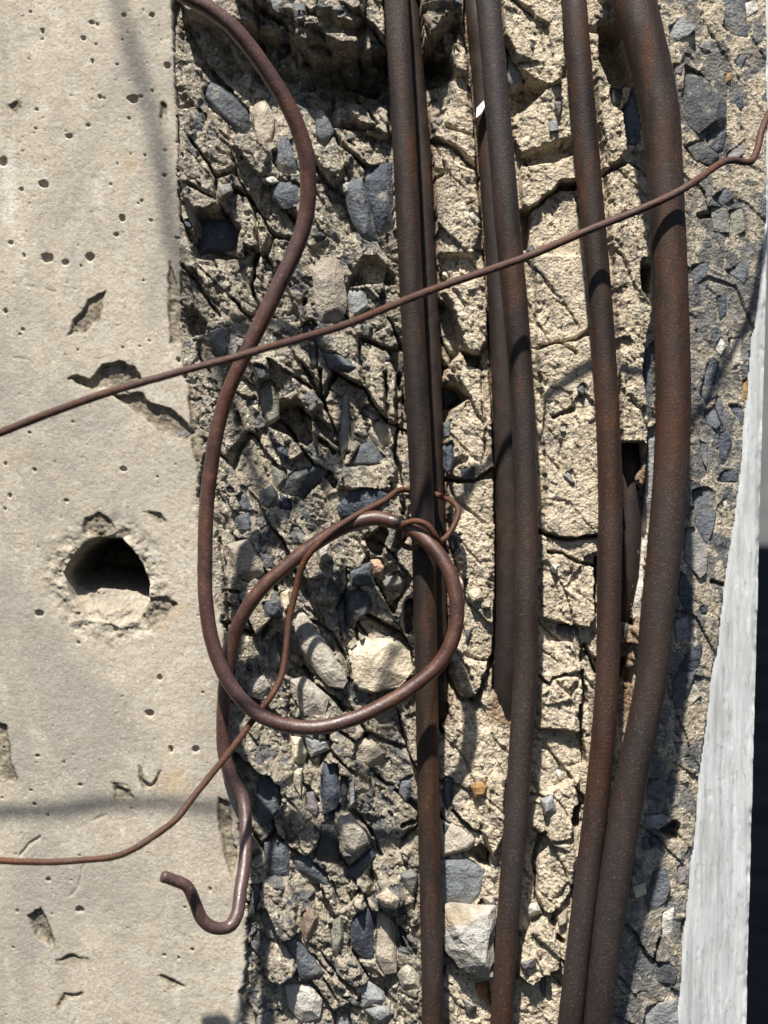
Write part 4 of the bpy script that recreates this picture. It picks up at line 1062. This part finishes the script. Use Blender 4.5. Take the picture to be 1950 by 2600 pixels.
Zk = 1.1754
ta, te = math.tan(SUN_AZ), math.tan(SUN_EL) / math.cos(SUN_AZ)
head = []
for us_, vs_, hh in [(215,-200,255),(238,-70,255),(268,50,253),(302,160,250),(338,300,246),(362,430,240),(378,540,228)]:    # where its shadow lies on the cast face
    ru, rv = us_ * Zk - ta * hh / 1000 / S, vs_ * Zk - te * hh / 1000 / S
    head.append(((975 + (ru - 975) * D / (D - hh / 1000)) / Zk, (1300 + (rv - 1300) * D / (D - hh / 1000)) / Zk, 40, hh))
LOOP = head + [(250,-620,40,190),(262,-330,40,140),(300,-130,40,104),(342,-52,41,90),(400,-8,41,82),(450,18,42,78),(495,52,42,75),(540,103,42,71),(590,175,42,66),(630,245,42,62),(659,325,42,58),(666,400,42,55),
        (660,470,42,52),(638,540,42,50),(600,620,42,48),(562,700,42,46),(525,775,38,44),(492,850,38,42),(470,925,38,40),(455,1015,38,38),(446,1100,38,37),(443,1190,38,36),(444,1290,38,35),
        (458,1385,38,34),(492,1470,38,33),(545,1533,38,32),(605,1563,38,31),(675,1572,38,30),(750,1557,38,29),(830,1522,38,28),(905,1474,38,27),(955,1425,38,26),(982,1365,38,25),(986,1300,38,24),
        (970,1235,38,22),(935,1182,38,19),(898,1150,38,16),(850,1127,38,14.5),(800,1120,38,14),(740,1140,37,13.5),(680,1175,37,13),(620,1222,37,12.5),(562,1275,37,12),(520,1338,36,11),(497,1405,36,9.5),
        (486,1480,35,8.5),(482,1560,35,8),(484,1625,34,8),(500,1680,33,8.5),(524,1722,33,9),(531,1790,33,16),(529,1860,33,26),(519,1925,33,36),(512,1975,33,42),(494,2002,33,45),(462,2004,33,48),(436,1985,33,50),(421,1950,32,52),(405,1916,31,54),(378,1902,31,56),(352,1893,31,58)]
lw = tube('bent_wire', [(u * Zk, v * Zk, w_ * 1.0, hh) for u, v, w_, hh in LOOP], M_LOOP, 6, 20, .00007, 140)
tag(lw, 'thick rusty wire looping round in front of the bars and ending in a hook', 'wire')
THIN = [(-330,1060,21,105),(-150,995,21,113),(0,935,21,118),(120,888,21,124),(250,843,21,131),(400,800,20,134),(500,774,20,134),(560,756,20,131),(650,731,20,115),(750,700,20,92),(860,655,20,66),(950,620,20,52),
        (1060,582,20,41),(1150,550,20,34),(1260,502,20,29),(1350,466,20,28),(1440,427,20,28.5),(1500,393,19,24),(1550,357,18,12),(1580,346,18,4),(1605,350,18,-4),(1624,347,18,-9),(1637,320,18,-14),(1645,285,18,-18),(1662,245,18,-22),(1700,190,18,-26),(1760,120,18,-30)]
tw = tube('thin_wire', [(u * Zk, v * Zk, w_, hh) for u, v, w_, hh in THIN], M_THIN, 7, 14, .00007, 150)
tag(tw, 'thin rusty wire stretched diagonally across the whole picture in front of the bars', 'wire')
k4 = lambda pts: [((975 + x * .5877), (870 + y * .5877), w_, hh) for x, y, w_, hh in pts]
RING = k4([(150,880,14,13),(118,888,14,9),(80,872,15,9.5),(58,832,15,13),(80,790,15,18.5),(135,770,15,21.5),(190,790,15,22),(222,835,15,20),(240,858,15,16),(270,838,15,13),(302,790,15,11),(322,732,15,8),(300,690,15,3),(255,668,15,-3.5),(205,650,15,-7),(150,640,15,-8),(100,636,15,-6.5),(55,642,15,0)])
TAIL = [(830,1081,16,7),(790,1102,16,13),(755,1122,16,18),(715,1150,16,19.5),(675,1188,17,18.5),(652,1225,17,16),(638,1280,17,14),(624,1340,17,14),(618,1400,17,16),(608,1460,17,19),(585,1505,17,22),(552,1548,17,24),
        (520,1592,17,36),(490,1632,17,50),(455,1675,17,64),(415,1725,17,74),(380,1770,17,82),(330,1808,17,89),(285,1836,17,94),(240,1852,17,98),(180,1858,17,101),(120,1862,17,103),(60,1862,17,105),(0,1859,17,107),(-80,1850,17,109),(-200,1838,17,111)]
tie = tube('tie_wire', RING + [(u * Zk, v * Zk, w_, hh) for u, v, w_, hh in TAIL], M_TIE, 5, 12, .00006, 160)
tag(tie, 'thin orange-rusty tie wire knotted round the loop and a bar, trailing off lower left', 'wire')

# ------------------------------------------------------------------ what shows past the pillar
mg, nt, b = node_mat('dark_ground')
N = NB(nt)
n1 = N.noise(N.coord(), 2.2, 5)
dif = N.n('ShaderNodeBsdfDiffuse')
N.l(N.ramp(n1, [(.3, (.0012, .0018, .003)), (.7, (.004, .0055, .008))]), dif.inputs[0])
N.l(dif.outputs[0], nt.nodes['Material Output'].inputs[0])
b.inputs['Roughness'].default_value = .9
b.inputs['Specular IOR Level'].default_value = .1
me = bpy.data.meshes.new('ground')
me.from_pydata([(-60, -60, 0), (60, -60, 0), (60, 60, 0), (-60, 60, 0)], [], [(0, 1, 2, 3)])
me.materials.append(mg)
g = link(bpy.data.objects.new('ground', me)); g['kind'] = 'structure'

mw, nt, b = node_mat('grey_render')
N = NB(nt)
n1 = N.noise(N.coord(), 1.3, 5)
N.l(N.ramp(n1, [(.3, (.10, .105, .11)), (.7, (.15, .155, .155))]), b.inputs['Base Color'])
b.inputs['Roughness'].default_value = .9
bm = bmesh.new()
bmesh.ops.create_cube(bm, size=1)
for v_ in bm.verts:
    v_.co = (14 + v_.co.x * 34, 56 + v_.co.y * 2, 6 + v_.co.z * 12)
bmesh.ops.bevel(bm, geom=bm.edges[:], offset=.02, segments=2, affect='EDGES')
me = bpy.data.meshes.new('far_wall'); bm.to_mesh(me); bm.free(); me.materials.append(mw)
tag(link(bpy.data.objects.new('far_wall', me)), 'blurred grey wall in the background past the right edge', 'wall')
